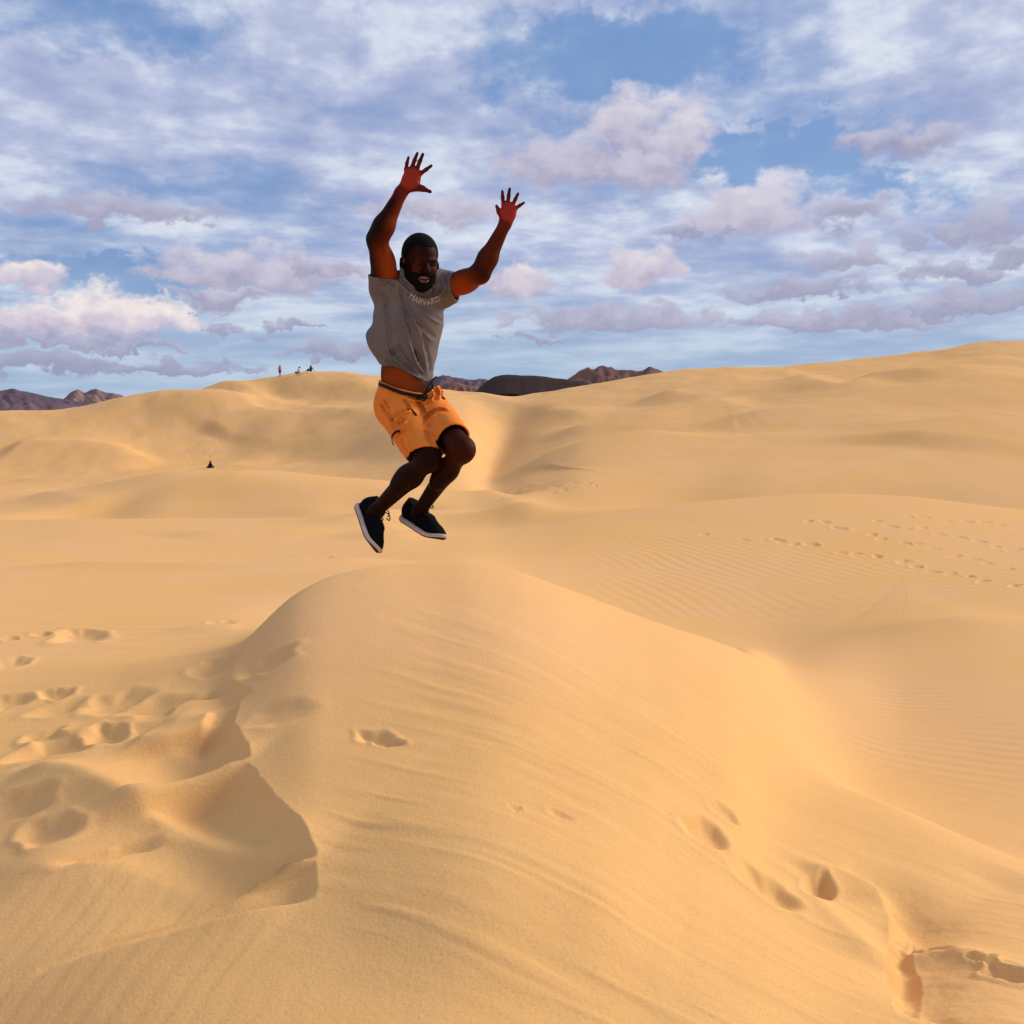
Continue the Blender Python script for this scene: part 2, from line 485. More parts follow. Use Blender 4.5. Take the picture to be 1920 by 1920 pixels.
def blur(a, n, axis):
    if n < 1: return a
    k = np.exp(-0.5 * (np.arange(-3 * n, 3 * n + 1) / n) ** 2); k /= k.sum()
    pad = [(0, 0)] * a.ndim; pad[axis] = (3 * n, 3 * n)
    b = np.pad(a, pad, mode='edge')
    outp = np.zeros_like(a)
    for i, w in enumerate(k):
        sl = [slice(None)] * a.ndim; sl[axis] = slice(i, i + a.shape[axis])
        outp += w * b[tuple(sl)]
    return outp


ZT = base_table()
ZT = blur(ZT, 7, 0)
ZT = blur(ZT, 4, 1)
_b = blur(blur(ZT, 30, 0), 14, 1)
_m = np.exp(-(((PHI[:, None] - 0.272) / 0.085) ** 2) - (((LR[None, :] - math.log(6.6)) / 0.28) ** 2) ** 1.5)
ZT = ZT * (1 - _m) + _b * _m
GX = RAD[None, :] * np.sin(PHI)[:, None]
GY = RAD[None, :] * np.cos(PHI)[:, None]
ZT += 0.0022 * np.clip(RAD[None, :] - 8, 0, 300) * fbm(GX / 9.0, GY / 9.0, 3, 5) * (RAD[None, :] < 200)
ZT += 0.0012 * np.clip(RAD[None, :] - 30, 0, 200) * fbm(GX / 3.1, GY / 4.0, 3, 15) * (RAD[None, :] < 200)


def ground(px, py, table=None):
    """where the ray of a photo pixel meets the sand"""
    T = ZT if table is None else table
    x, y, z = [float(v) for v in ray(px, py)]
    ph = math.atan2(x, y); hyp = math.hypot(x, y)
    i = int(np.clip(np.searchsorted(PHI, ph) - 1, 0, len(PHI) - 2))
    t = (ph - PHI[i]) / (PHI[i + 1] - PHI[i])
    prof = T[i] * (1 - t) + T[i + 1] * t
    diff = RAD * (z / hyp) - prof
    start = np.searchsorted(RAD, 1.5)
    hit = np.nonzero(diff[start:] <= 0)[0]
    if len(hit) == 0:
        j = int(np.argmin(np.where((RAD > 20) & (RAD < 170), diff, 1e9))); r = RAD[j]
    else:
        j = start + hit[0]
        a, b = diff[j - 1], diff[j]
        s = a / (a - b) if a > b else 0.0
        r = RAD[j - 1] * (1 - s) + RAD[j] * s
    return r * math.sin(ph), r * math.cos(ph), float(np.interp(r, RAD, prof))


# --- relief on the sand -----------------------------------------------------
ADD = np.zeros_like(ZT)
FINE = (np.abs(PHI) < 0.75)
I0, I1 = np.nonzero(FINE)[0][[0, -1]]


def window(x0, x1, y0, y1):
    """index window of the grid that covers a ground rectangle"""
    cs = [(x, y) for x in (x0, x1) for y in (y0, y1)]
    ph = [math.atan2(x, max(y, 0.05)) for x, y in cs]
    rr = [math.hypot(x, y) for x, y in cs]
    rmin = max(0.4, min(y0, min(rr)) if x0 < 0 < x1 else min(rr))
    a = max(0, np.searchsorted(PHI, min(ph)) - 1); b = min(len(PHI), np.searchsorted(PHI, max(ph)) + 1)
    c = max(0, np.searchsorted(RAD, rmin) - 1); d = min(len(RAD), np.searchsorted(RAD, max(rr)) + 1)
    return slice(a, b), slice(c, d)


def poly_dist(X, Y, P):
    """distance to a polyline, side (+ left of travel) and 0..1 position"""
    best = np.full(X.shape, 1e9); side = np.zeros(X.shape); par = np.zeros(X.shape)
    seg = np.hypot(*(P[1:] - P[:-1]).T); cum = np.concatenate([[0], np.cumsum(seg)]); tot = cum[-1]
    for k in range(len(P) - 1):
        ax, ay = P[k]; bx, by = P[k + 1] - P[k]
        L2 = bx * bx + by * by
        t = np.clip(((X - ax) * bx + (Y - ay) * by) / L2, 0, 1)
        ex = X - ax - t * bx; ey = Y - ay - t * by
        d = np.hypot(ex, ey)
        m = d < best
        best[m] = d[m]
        side[m] = np.sign(bx * (Y - ay) - by * (X - ax))[m]
        par[m] = ((cum[k] + t * seg[k]) / tot)[m]
    return best, side, par


def smooth_poly(pts, n=8):
    """Catmull-Rom through ground points"""
    P = np.array(pts, float)
    Q = np.vstack([2 * P[0] - P[1], P, 2 * P[-1] - P[-2]])
    o = []
    for i in range(1, len(Q) - 2):
        for t in np.linspace(0, 1, n, endpoint=False):
            a, b, c, d = Q[i - 1], Q[i], Q[i + 1], Q[i + 2]
            o.append(0.5 * (2 * b + (c - a) * t + (2 * a - 5 * b + 4 * c - d) * t * t + (3 * b - a - 3 * c + d) * t ** 3))
    o.append(P[-1])
    return np.array(o)


def gpoly(pixels, n=6):
    P = np.array([ground(x, y)[:2] for x, y in pixels])
    for _ in range(3):                                  # corner cutting never overshoots
        Q = np.empty((2 * len(P), 2))
        Q[0] = P[0]; Q[-1] = P[-1]
        Q[1:-1:2] = 0.75 * P[:-1] + 0.25 * P[1:]
        Q[2:-1:2] = 0.25 * P[:-1] + 0.75 * P[1:]
        P = Q
    return P


def ridge(pixels, amp, w_left, w_right, fade=0.18, power=1.0):
    """a crest along photo points; w_left/right: falloff in m on either side of the direction of travel"""
    P = gpoly(pixels)
    w = 4.5 * max(w_left, w_right)
    sl = window(P[:, 0].min() - w, P[:, 0].max() + w, P[:, 1].min() - w, P[:, 1].max() + w)
    X, Y = GX[sl], GY[sl]
    d, s, u = poly_dist(X, Y, P)
    W = np.where(s > 0, w_left, w_right)
    e = sstep(u, 0, fade) * sstep(1 - u, 0, fade) if fade > 0 else 1.0
    soft = max(0.30 * min(w_left, w_right), 0.012 * float(np.median(np.hypot(P[:, 0], P[:, 1]))))
    ADD[sl] += amp * e * np.exp(-((np.sqrt(d * d + soft * soft) - soft) / W) ** power)


def scarp(pixels, drop, steep, reach, side=1, fade=(0.12, 0.05), wob=0.0):
    """a lip along photo points: the sand falls away on one side and rises again over 'reach'"""
    P = gpoly(pixels)
    w = 3.0 * reach
    sl = window(P[:, 0].min() - w, P[:, 0].max() + w, P[:, 1].min() - w, P[:, 1].max() + w)
    X, Y = GX[sl], GY[sl]
    d, s, u = poly_dist(X, Y, P)
    if wob:
        d = np.maximum(d * s * side + wob * fbm(X * 14, Y * 14, 3, 33), 0.0) 
    else:
        d = np.where(s * side > 0, d, 0.0)
    e = sstep(u, 0, fade[0]) * sstep(1 - u, 0, fade[1])
    # ends: only beside the line, not round its tips
    ADD[sl] -= drop * e * (1 - np.exp(-(d / steep) ** 1.12)) * np.exp(-(d / reach) ** 2)


def hollow(px, py, hw, hh, depth, rim=0.25, rough=0.25, tilt=0.0, seed=0):
    """a footprint: an uneven dished hole, its size given by its outline in the photo"""
    x, y, z = ground(px, py)
    xr, yr, _ = ground(px + hw, py); xt, yt, _ = ground(px, py - hh); xb, yb, _ = ground(px, py + hh)
    depth *= 0.56
    a = 0.85 * max(math.hypot(xr - x, yr - y), 0.02)
    b = 0.85 * max(0.5 * (math.hypot(xt - xb, yt - yb)), 0.02)
    b = min(b, 2.2 * a)
    w = 2.4 * max(a, b)
    sl = window(x - w, x + w, y - w, y + w)
    dx, dy = GX[sl] - x, GY[sl] - y
    vx, vy = x / math.hypot(x, y), y / math.hypot(x, y)
    p = dx * vy - dy * vx; q = dx * vx + dy * vy
    c, s = math.cos(tilt), math.sin(tilt)
    p, q = p * c + q * s, -p * s + q * c
    rr = np.hypot(p / a, q / b)
    ang = np.arctan2(q / b, p / a)
    rr = rr * (1 + rough * vnoise(np.cos(ang) * 1.6 + 9.7 * seed, np.sin(ang) * 1.6 + 3.1 * seed, seed + 3))
    prof = -depth * np.exp(-(rr / 0.84) ** 3.6) + rim * depth * np.exp(-((rr - 1.22) / 0.24) ** 2)
    ADD[sl] += prof


def relief():
    # ---- left foreground: lips of slipped sand, lowest towards the viewer
    scarp([(488, 1190), (462, 1215), (440, 1250), (428, 1292)], 0.07, 0.10, 0.45, side=-1, fade=(0.3, 0.1))
    scarp([(425, 1270), (450, 1285), (482, 1292)], 0.06, 0.06, 0.22, side=-1, fade=(0.2, 0.2))
    scarp([(395, 1330), (425, 1322), (452, 1312)], 0.06, 0.07, 0.25, side=-1, fade=(0.3, 0.1))
    scarp([(428, 1342), (447, 1368), (462, 1398), (472, 1424)], 0.15, 0.10, 0.34, side=-1, fade=(0.12, 0.05), wob=0.006)
    scarp([(466, 1428), (500, 1478), (545, 1530), (576, 1572), (596, 1612)], 0.21, 0.15, 0.44, side=-1, fade=(0.10, 0.03), wob=0.008)
    scarp([(592, 1617), (599, 1650), (594, 1690)], 0.10, 0.12, 0.42, side=-1, fade=(0.05, 0.3), wob=0.006)
    ridge([(240, 1392), (330, 1394), (400, 1408), (474, 1427)], 0.035, 0.10, 0.055, 0.12)
    ridge([(20, 1452), (130, 1466), (250, 1510), (400, 1568), (500, 1596), (598, 1620)], 0.075, 0.12, 0.085, 0.15)
    ridge([(-60, 1650), (120, 1632), (250, 1628), (400, 1664), (500, 1684), (600, 1686)], 0.045, 0.20, 0.16, 0.2)
    ridge([(-40, 1495), (60, 1490), (170, 1500)], 0.018, 0.08, 0.05, 0.3)
    ridge([(-20, 1455), (60, 1458), (120, 1452)], 0.014, 0.08, 0.05, 0.3)
    ridge([(20, 1412), (90, 1386), (150, 1392), (180, 1402)], 0.014, 0.06, 0.05, 0.3)
    ridge([(280, 1290), (360, 1300), (430, 1302)], 0.016, 0.10, 0.07, 0.3)
    ridge([(300, 1360), (370, 1345), (430, 1335)], 0.02, 0.07, 0.06, 0.3)
    ridge([(330, 1178), (400, 1180), (470, 1176)], 0.02, 0.15, 0.10, 0.3)
    # ---- footprints and hollows, left
    for k, (x, y, w, h, d) in enumerate([
            (152, 1190, 44, 13, .075), (80, 1190, 18, 5, .03), (18, 1197, 20, 5, .03), (18, 1243, 34, 11, .06),
            (498, 1243, 40, 15, .05), (405, 1238, 30, 10, .05), (415, 1168, 30, 6, .03), (103, 1302, 28, 10, .05),
            (15, 1316, 42, 16, .05), (112, 1330, 44, 13, .045), (212, 1314, 50, 20, .055), (75, 1384, 38, 12, .045),
            (200, 1378, 42, 21, .07), (95, 1408, 74, 21, .075), (92, 1565, 52, 26, .06), (35, 1520, 70, 22, .05),
            (205, 1602, 80, 15, .05), (300, 1318, 50, 24, .05)]):
        hollow(x, y, w, h, d, 0.22, 0.32, 0.0, k)
    # ---- prints on the big dune
    hollow(700, 1383, 40, 12, .05, .15, .3, -.5, 41); hollow(728, 1394, 30, 8, .05, .15, .2, -.3, 42)
    hollow(1322, 1562, 28, 28, .085, .12, .2, 0, 43); hollow(1358, 1524, 16, 14, .045, .1, .2, 0, 44)
    hollow(1440, 1670, 40, 22, .075, .12, .2, -.6, 45); hollow(1535, 1668, 22, 26, .08, .10, .15, -.2, 46)
    hollow(530, 1340, 70, 22, .03, .1, .3, -.3, 47)
    for k, (x, y, w, h) in enumerate([(1050, 1528, 24, 6), (965, 1516, 14, 4)]):
        hollow(x, y, w, h, .016, .2, .4, -.5, 60 + k)
    # ---- gully and broken crust, right foreground
    scarp([(1560, 1640), (1620, 1660), (1660, 1690), (1672, 1730), (1655, 1790), (1672, 1850), (1680, 1905)], 0.12, 0.05, 0.18, side=1, fade=(0.25, 0.1), wob=0.012)
    scarp([(1735, 1905), (1728, 1850), (1730, 1800), (1700, 1755), (1712, 1700)], 0.07, 0.06, 0.14, side=1, fade=(0.25, 0.25), wob=0.010)
    ridge([(1690, 1762), (1720, 1772), (1770, 1775), (1820, 1792), (1870, 1815), (1960, 1835)], 0.035, 0.05, 0.04, 0.10)
    hollow(1740, 1762, 36, 12, .06, .2, .3, 0, 51)
    hollow(1885, 1835, 38, 10, .05, .4, .5, -.3, 52); hollow(1840, 1808, 30, 7, .035, .4, .5, -.3, 53)
    ridge([(1660, 1720), (1780, 1690), (1930, 1640)], -0.05, 0.16, 0.16, 0.25)
    ridge([(1500, 1636), (1570, 1642), (1630, 1665), (1672, 1700)], 0.035, 0.05, 0.12, 0.25)
    ridge([(1490, 1668), (1560, 1725), (1620, 1775), (1660, 1810)], 0.035, 0.07, 0.07, 0.25)
    # ---- wind-carved flutes down the flank
    A = np.array(ground(760, 1210)[:2]); B = np.array(ground(1420, 1560)[:2])
    dirv = (B - A) / np.linalg.norm(B - A)
    sl = window(-1.6, 3.2, 1.9, 8.0)
    X, Y = GX[sl], GY[sl]
    s = (X - A[0]) * dirv[0] + (Y - A[1]) * dirv[1]
    q = -(X - A[0]) * dirv[1] + (Y - A[1]) * dirv[0]
    q = q + 0.05 * fbm(s * 0.9, q * 0.9, 2, 71)
    n1 = fbm(s * 0.55, q * 4.2, 3, 72); n2 = fbm(s * 1.6, q * 15.0, 3, 73)
    x0 = (X - ground(560, 1400)[0]) ; m = sstep(x0, 0.0, 0.5) * sstep(-q, -1.0, -0.2) * sstep(q, -2.2, -1.5) * sstep(s, -0.9, 0.0)
    ADD[sl] += m * (0.0055 * (1 - np.abs(n1) * 2.2) + 0.0022 * n2)
    ADD[sl] += m * 0.008 * np.clip(fbm(s * 2.2, q * 24, 2, 75) - 0.25, 0, 1)
    # ---- soft wind ripples: (ground rect, heading, wavelength, height, seed)
    def ripples(x0, x1, y0, y1, head, wl, amp, seed, maskf=None, warp=0.5):
        sl = window(x0, x1, y0, y1)
        X, Y = GX[sl], GY[sl]
        u = X * math.cos(head) + Y * math.sin(head)
        u = u + warp * wl * 1.6 * fbm(X / (wl * 9), Y / (wl * 9), 3, seed)
        ph = u / wl * 2 * math.pi + 1.4 * fbm(X / (wl * 4), Y / (wl * 4), 2, seed + 4)
        wv = np.sin(ph) + 0.28 * np.sin(2 * ph + 0.6)
        patch = 0.35 + 0.65 * sstep(fbm(X / (wl * 7), Y / (wl * 7), 3, seed + 9), -0.35, 0.35)
        e = sstep(X, x0, x0 + 0.2 * (x1 - x0)) * sstep(-X, -x1, -x1 + 0.2 * (x1 - x0)) * sstep(Y, y0, y0 + 0.2 * (y1 - y0)) * sstep(-Y, -y1, -y1 + 0.25 * (y1 - y0))
        if maskf is not None: e = e * maskf(X, Y)
        ADD[sl] += amp * wv * patch * e
    gx0, gy0, _ = ground(1480, 1330)
    ripples(1.2, 9.0, 5.2, 13.0, math.radians(62), 0.15, 0.0026, 81, lambda X, Y: sstep(X / Y, 0.20, 0.30))
    ripples(-1.0, 12.0, 12.6, 27.0, math.radians(12), 0.26, 0.0032, 82, lambda X, Y: sstep(X / Y, 0.02, 0.16))
    ripples(-2.2, 0.5, 1.9, 3.6, math.radians(-8), 0.085, 0.0006, 83, lambda X, Y: sstep(-Y - 0.12 * X, -3.35, -2.9) * sstep(-X / Y, 0.12, 0.32))
    ripples(-9.0, -0.6, 5.5, 14.0, math.radians(80), 0.30, 0.0025, 85)
    ripples(0.2, 2.6, 6.0, 9.5, math.radians(150), 0.13, 0.0025, 86)
    # ---- trodden trails on the middle dune and in the valley
    R = random.Random(21)
    def trail(x0, y0, x1, y1, n, spread, w, h, d):
        d *= 0.6
        for i in range(n):
            t = (i + R.uniform(-.3, .3)) / n
            hollow(x0 + (x1 - x0) * t + R.uniform(-8, 8), y0 + (y1 - y0) * t + R.uniform(-spread, spread),
                   w * R.uniform(.7, 1.25), h * R.uniform(.7, 1.2), d * R.uniform(.6, 1.2), 0.3, 0.3, R.uniform(-.5, .5), R.randrange(900))
    trail(1460, 1012, 1930, 1105, 13, 5, 15, 4.2, .10)
    trail(1520, 975, 1930, 1075, 12, 5, 14, 4.0, .09)
    trail(1640, 975, 1930, 1040, 9, 6, 13, 3.6, .08)
    trail(1330, 1002, 1560, 1030, 5, 4, 13, 3.6, .06)
    trail(1700, 970, 1930, 985, 6, 5, 12, 3, .08)
    trail(925, 945, 1130, 905, 16, 9, 6, 2.2, .12)
    trail(920, 930, 1060, 900, 10, 9, 5, 2, .12)
    trail(930, 965, 1010, 972, 6, 5, 5, 2, .10)
    trail(375, 862, 420, 820, 9, 5, 4, 1.8, .16)
    trail(355, 868, 372, 828, 7, 4, 4, 1.8, .16)
    trail(540, 1046, 640, 1050, 4, 3, 16, 3, .05)
    # ---- crests of the middle distance
    ridge([(70, 938), (110, 946), (150, 958), (185, 970)], 0.45, 1.8, 3.5, 0.2)
    ridge([(90, 936), (220, 918), (350, 905), (500, 903), (700, 904)], 0.50, 2.2, 3.0, 0.2)
    ridge([(190, 974), (400, 972), (700, 973)], 0.28, 1.5, 1.5, 0.25)
    ridge([(0, 843), (140, 839), (215, 848), (250, 862), (288, 880)], 0.9, 1.8, 4.0, 0.12)
    ridge([(0, 905), (150, 900), (300, 888), (400, 877), (520, 870)], 0.5, 2.5, 2.0, 0.2)
    ridge([(400, 724), (455, 738), (500, 760), (524, 770)], 1.1, 2.0, 4.0, 0.15)
    ridge([(524, 772), (470, 788), (420, 804), (385, 816)], 0.9, 3.0, 2.0, 0.2)
    ridge([(520, 772), (600, 772), (700, 774)], 0.6, 2.5, 2.5, 0.25)
    ridge([(500, 748), (600, 730), (720, 722)], 0.5, 4.0, 2.0, 0.25)
    ridge([(905, 938), (930, 955), (965, 972), (994, 987)], 0.8, 1.6, 2.2, 0.15)
    ridge([(830, 728), (900, 748), (1000, 775), (1140, 792)], 0.9, 3.5, 2.0, 0.2)
    ridge([(915, 905), (1000, 876), (1150, 838), (1290, 810)], 0.7, 3.0, 4.0, 0.3)
    ridge([(1000, 838), (1150, 800), (1320, 765), (1420, 752)], 0.7, 3.0, 3.5, 0.2)
    ridge([(1280, 800), (1450, 790), (1640, 762), (1920, 705)], 0.95, 3.0, 4.5, 0.2)
    ridge([(1180, 770), (1330, 735), (1420, 712), (1560, 705)], 1.0, 2.5, 4.0, 0.2)
    ridge([(1480, 715), (1540, 735), (1580, 740), (1640, 725), (1760, 712), (1920, 690)], 0.9, 2.5, 3.5, 0.2)
    ridge([(1600, 728), (1740, 695), (1920, 672)], 0.8, 2.5, 3.5, 0.2)
    ridge([(1740, 660), (1800, 672), (1920, 676)], -0.4, 3.0, 3.0, 0.2)
    ridge([(1660, 840), (1780, 805), (1930, 780)], 0.6, 4.0, 5.0, 0.25)
    ridge([(0, 1062), (200, 1068), (450, 1072), (700, 1058), (830, 1052)], 0.14, 0.9, 0.7, 0.25)
    ridge([(1530, 1190), (1600, 1186), (1760, 1176), (1980, 1162)], 0.11, 1.4, 0.7, 0.45)
    ridge([(640, 1015), (760, 1010), (860, 1000)], 0.14, 1.2, 1.0, 0.3)
    ridge([(560, 990), (700, 980), (820, 965)], 0.3, 1.5, 1.5, 0.3)
    ridge([(300, 1010), (480, 1000), (640, 1003)], 0.12, 1.4, 1.0, 0.3)


relief()
ADD += 0.0035 * np.clip((9.0 - RAD[None, :]) / 3.0, 0, 1) * fbm(GX * 3.3, GY * 3.3, 4, 91)
ZG = ZT + ADD


def build_ground():
    nphi, nr = ZG.shape
    verts = np.stack([GX, GY, ZG], -1).reshape(-1, 3)
    i = np.arange(nphi - 1)[:, None] * nr + np.arange(nr - 1)[None, :]
    faces = np.stack([i, i + 1, i + nr + 1, i + nr], -1).reshape(-1, 4)[:, ::-1]
    # cap under the photographer
    verts = np.vstack([verts, [[0, 0, -1.5]]])
    m, b, N = material('sand', (0.70, 0.42, 0.16), 0.95, 0.05)
    tc = N.new('ShaderNodeTexCoord')
    P = tc.outputs['Object']
    big = N.noise(P, 0.35, 2.0, 0.55)
    med = N.noise(P, 2.2, 4.0, 0.6)
    far = N.noise(P, 0.035, 3.0, 0.55)
    grain = N.noise(P, 380.0, 0.0, 0.5)
    speck = N.noise(P, 95.0, 1.0, 0.7)
    c = N.mix(N.step(big, 0.32, 0.68), (0.738, 0.409, 0.146, 1), (0.736, 0.416, 0.184, 1))
    c = N.mix(N.m('MULTIPLY', N.step(med, 0.42, 0.72), 0.5), c, (0.757, 0.441, 0.172, 1))
    c = N.mix(N.m('MULTIPLY', N.step(far, 0.35, 0.65), 0.45), c, (0.715, 0.385, 0.132, 1))
    c = N.mix(N.m('MULTIPLY', N.step(speck, 0.52, 0.78), 0.24), c, (0.40, 0.21, 0.085, 1))
    c = N.mix(N.m('MULTIPLY', N.step(grain, 0.50, 0.85), 0.22), c, (0.85, 0.66, 0.42, 1))
    N.put(b.inputs['Base Color'], c)
    bn = N.new('ShaderNodeBump')
    bn.inputs['Strength'].default_value = 0.5
    bn.inputs['Distance'].default_value = 0.004
    hgt = N.noise(P, 70.0, 3.0, 0.65)
    N.put(bn.inputs['Height'], hgt)
    N.put(b.inputs['Normal'], bn.outputs[0])
    o = mesh_obj('sand_ground', verts, faces, m)
    tag(o, 'pale golden wind-blown sand dunes stretching to the skyline', None, None, 'structure')
    return o


build_ground()

# ------------------------------------------------------------------ implicit modelling
class Field:
    """signed distance samples on a grid; shapes are blended in one after the other"""
    def __init__(self, lo, hi, h):
        self.lo = np.array(lo, float); self.h = h
        n = np.ceil((np.array(hi) - self.lo) / h).astype(int) + 1
        self.ax = [self.lo[i] + h * np.arange(n[i]) for i in range(3)]
        self.f = np.full(n, 0.25, np.float32)
    def win(self, lo, hi):
        return tuple(slice(int(max(0, np.floor((lo[i] - self.lo[i]) / self.h))), int(max(0, min(len(self.ax[i]), np.ceil((hi[i] - self.lo[i]) / self.h) + 1)))) for i in range(3))
    def grid(self, sl):
        return (self.ax[0][sl[0]][:, None, None], self.ax[1][sl[1]][None, :, None], self.ax[2][sl[2]][None, None, :])
    def blend(self, sl, d, k, op='add'):
        a = self.f[sl]
        if a.size == 0: return
        if op == 'add':
            h = np.maximum(k - np.abs(a - d), 0) / max(k, 1e-6)
            self.f[sl] = np.minimum(a, d) - h * h * k * 0.25
        else:
            d = -d
            h = np.maximum(k - np.abs(a - d), 0) / max(k, 1e-6)
            self.f[sl] = np.maximum(a, d) + h * h * k * 0.25
    def cone(self, a, b, ra, rb, k=0.02, n=None, s=1.0, op='add'):
        """tapered capsule; n, s: flatten by s along the direction n"""
        a = np.array(a, float); b = np.array(b, float)
        R = max(ra, rb) * max(1, s) + k + 0.03
        sl = self.win(np.minimum(a, b) - R, np.maximum(a, b) + R)
        X, Y, Z = self.grid(sl)
        u = b - a; L2 = float(u @ u) + 1e-12
        t = np.clip(((X - a[0]) * u[0] + (Y - a[1]) * u[1] + (Z - a[2]) * u[2]) / L2, 0, 1)
        ex = X - a[0] - t * u[0]; ey = Y - a[1] - t * u[1]; ez = Z - a[2] - t * u[2]
        q = ex * ex + ey * ey + ez * ez
        if n is not None:
            n = np.array(n, float); n = n / np.linalg.norm(n)
            qn = ex * n[0] + ey * n[1] + ez * n[2]
            q = q + qn * qn * (1 / (s * s) - 1)
        d = np.sqrt(np.maximum(q, 0)) - (ra + (rb - ra) * t)
        if n is not None and s < 1: d = d * (0.5 + 0.5 * s)
        self.blend(sl, d, k, op)
    def ell(self, c, r, R=None, k=0.015, op='add'):
        """ellipsoid; R: 3x3 whose columns are the local axes"""
        c = np.array(c, float); r = np.array(r, float)
        m = r.max() + k + 0.03
        sl = self.win(c - m, c + m)
        X, Y, Z = self.grid(sl)
        dx, dy, dz = X - c[0], Y - c[1], Z - c[2]
        if R is None:
            p = (dx, dy, dz)
        else:
            p = tuple(dx * R[0, i] + dy * R[1, i] + dz * R[2, i] for i in range(3))
        k0 = np.sqrt((p[0] / r[0]) ** 2 + (p[1] / r[1]) ** 2 + (p[2] / r[2]) ** 2) + 1e-9
        k1 = np.sqrt((p[0] / r[0] ** 2) ** 2 + (p[1] / r[1] ** 2) ** 2 + (p[2] / r[2] ** 2) ** 2) + 1e-9
        self.blend(sl, k0 * (k0 - 1) / k1, k, op)
    def mesh(self, smooth=1):
        v, q = surface_nets(self.f, self.lo, self.h)
        for _ in range(smooth):
            v = relax(v, q, 0.5)
        return v, q


def surface_nets(f, lo, h):
    s = f < 0
    n0, n1, n2 = (d - 1 for d in f.shape)
    cnt = np.zeros((n0, n1, n2), np.uint8)
    for i in (0, 1):
        for j in (0, 1):
            for k in (0, 1):
                cnt += s[i:i + n0, j:j + n1, k:k + n2]
    I, J, K = np.nonzero((cnt > 0) & (cnt < 8))
    idx = np.full((n0, n1, n2), -1, np.int32)
    idx[I, J, K] = np.arange(len(I))
    pos = np.zeros((len(I), 3)); num = np.zeros(len(I))
    cs = [(i, j, k) for i in (0, 1) for j in (0, 1) for k in (0, 1)]
    for a in cs:
        for ax in range(3):
            if a[ax]: continue
            b = list(a); b[ax] = 1
            va = f[I + a[0], J + a[1], K + a[2]]; vb = f[I + b[0], J + b[1], K + b[2]]
            m = (va < 0) != (vb < 0)
            t = np.where(m, va / np.where(m, va - vb, 1), 0)
            p = np.tile(np.array(a, float), (len(I), 1)); p[:, ax] += t
            pos[m] += p[m]; num[m] += 1
    pos = (pos / num[:, None] + np.stack([I, J, K], 1)) * h + lo
    quads = []
    for ax in range(3):
        sa = [slice(None)] * 3; sb = [slice(None)] * 3
        sa[ax] = slice(0, -1); sb[ax] = slice(1, None)
        a_in = s[tuple(sa)]; b_in = s[tuple(sb)]
        E = np.argwhere(a_in != b_in)
        o1, o2 = [(1, 2), (2, 0), (0, 1)][ax]
        E = E[(E[:, o1] > 0) & (E[:, o2] > 0) & (E[:, o1] < f.shape[o1] - 1) & (E[:, o2] < f.shape[o2] - 1)]
        inside = s[tuple(E.T)]
        def cell(d1, d2):
            c = E.copy(); c[:, o1] -= d1; c[:, o2] -= d2
            return idx[tuple(c.T)]
        q = np.stack([cell(1, 1), cell(0, 1), cell(0, 0), cell(1, 0)], 1)
        q[~inside] = q[~inside][:, ::-1]
        quads.append(q)
    q = np.concatenate(quads)
    return pos, q[(q >= 0).all(1)]


def relax(v, q, w=0.5):
    acc = np.zeros_like(v); num = np.zeros(len(v))
    for a, b in ((0, 1), (1, 2), (2, 3), (3, 0)):
        for i, j in ((a, b), (b, a)):
            np.add.at(acc, q[:, i], v[q[:, j]]) if len(q) < 2000 else None
            if len(q) >= 2000:
                for c in range(3):
                    acc[:, c] += np.bincount(q[:, i], v[q[:, j], c], len(v))
            num += np.bincount(q[:, i], minlength=len(v))
    return v * (1 - w) + w * acc / np.maximum(num, 1)[:, None]


def basis(f, u):
    """columns: side, forward, up"""
    f = np.array(f, float); f /= np.linalg.norm(f)
    u = np.array(u, float); u = u - f * (u @ f); u /= np.linalg.norm(u)
    return np.stack([np.cross(f, u), f, u], 1)


def tube(points, radius, sides=8, closed=False):
    P = [np.array(p, float) for p in points]
    verts, faces = [], []
    ref = np.array([0.3, 0.5, 0.8])
    for i, p in enumerate(P):
        tdir = P[min(i + 1, len(P) - 1)] - P[max(i - 1, 0)]
        tdir = tdir / (np.linalg.norm(tdir) + 1e-9)
        a = np.cross(tdir, ref); a /= np.linalg.norm(a) + 1e-9
        b = np.cross(tdir, a)
        r = radius[i] if hasattr(radius, '__len__') else radius
        for k in range(sides):
            an = 2 * math.pi * k / sides
            verts.append(p + r * (a * math.cos(an) + b * math.sin(an)))
    for i in range(len(P) - 1):
        for k in range(sides):
            k2 = (k + 1) % sides
            faces.append((i * sides + k, i * sides + k2, (i + 1) * sides + k2, (i + 1) * sides + k))
    faces.append(tuple(range(sides - 1, -1, -1)))
    faces.append(tuple((len(P) - 1) * sides + k for k in range(sides)))
    return verts, faces


def join(parts):
    V, Fc = [], []
    for v, f in parts:
        o = len(V)
        V.extend(v); Fc.extend(tuple(i + o for i in t) for t in f)
    return V, Fc


def spline(points, n=6):
    P = np.array(points, float)
    Q = np.vstack([2 * P[0] - P[1], P, 2 * P[-1] - P[-2]])
    o = []
    for i in range(1, len(Q) - 2):
        for t in np.linspace(0, 1, n, endpoint=False):
            a, b, c, d = Q[i - 1], Q[i], Q[i + 1], Q[i + 2]
            o.append(0.5 * (2 * b + (c - a) * t + (2 * a - 5 * b + 4 * c - d) * t * t + (3 * b - a - 3 * c + d) * t ** 3))
    o.append(P[-1])
    return o


# ------------------------------------------------------------------ the jumping man
MAN_D = 4.4


def P3(px, py, off=0.0):
    x, y, z = ray(px, py)
    d = MAN_D + off
    return np.array([float(x) * d, d, float(z) * d])


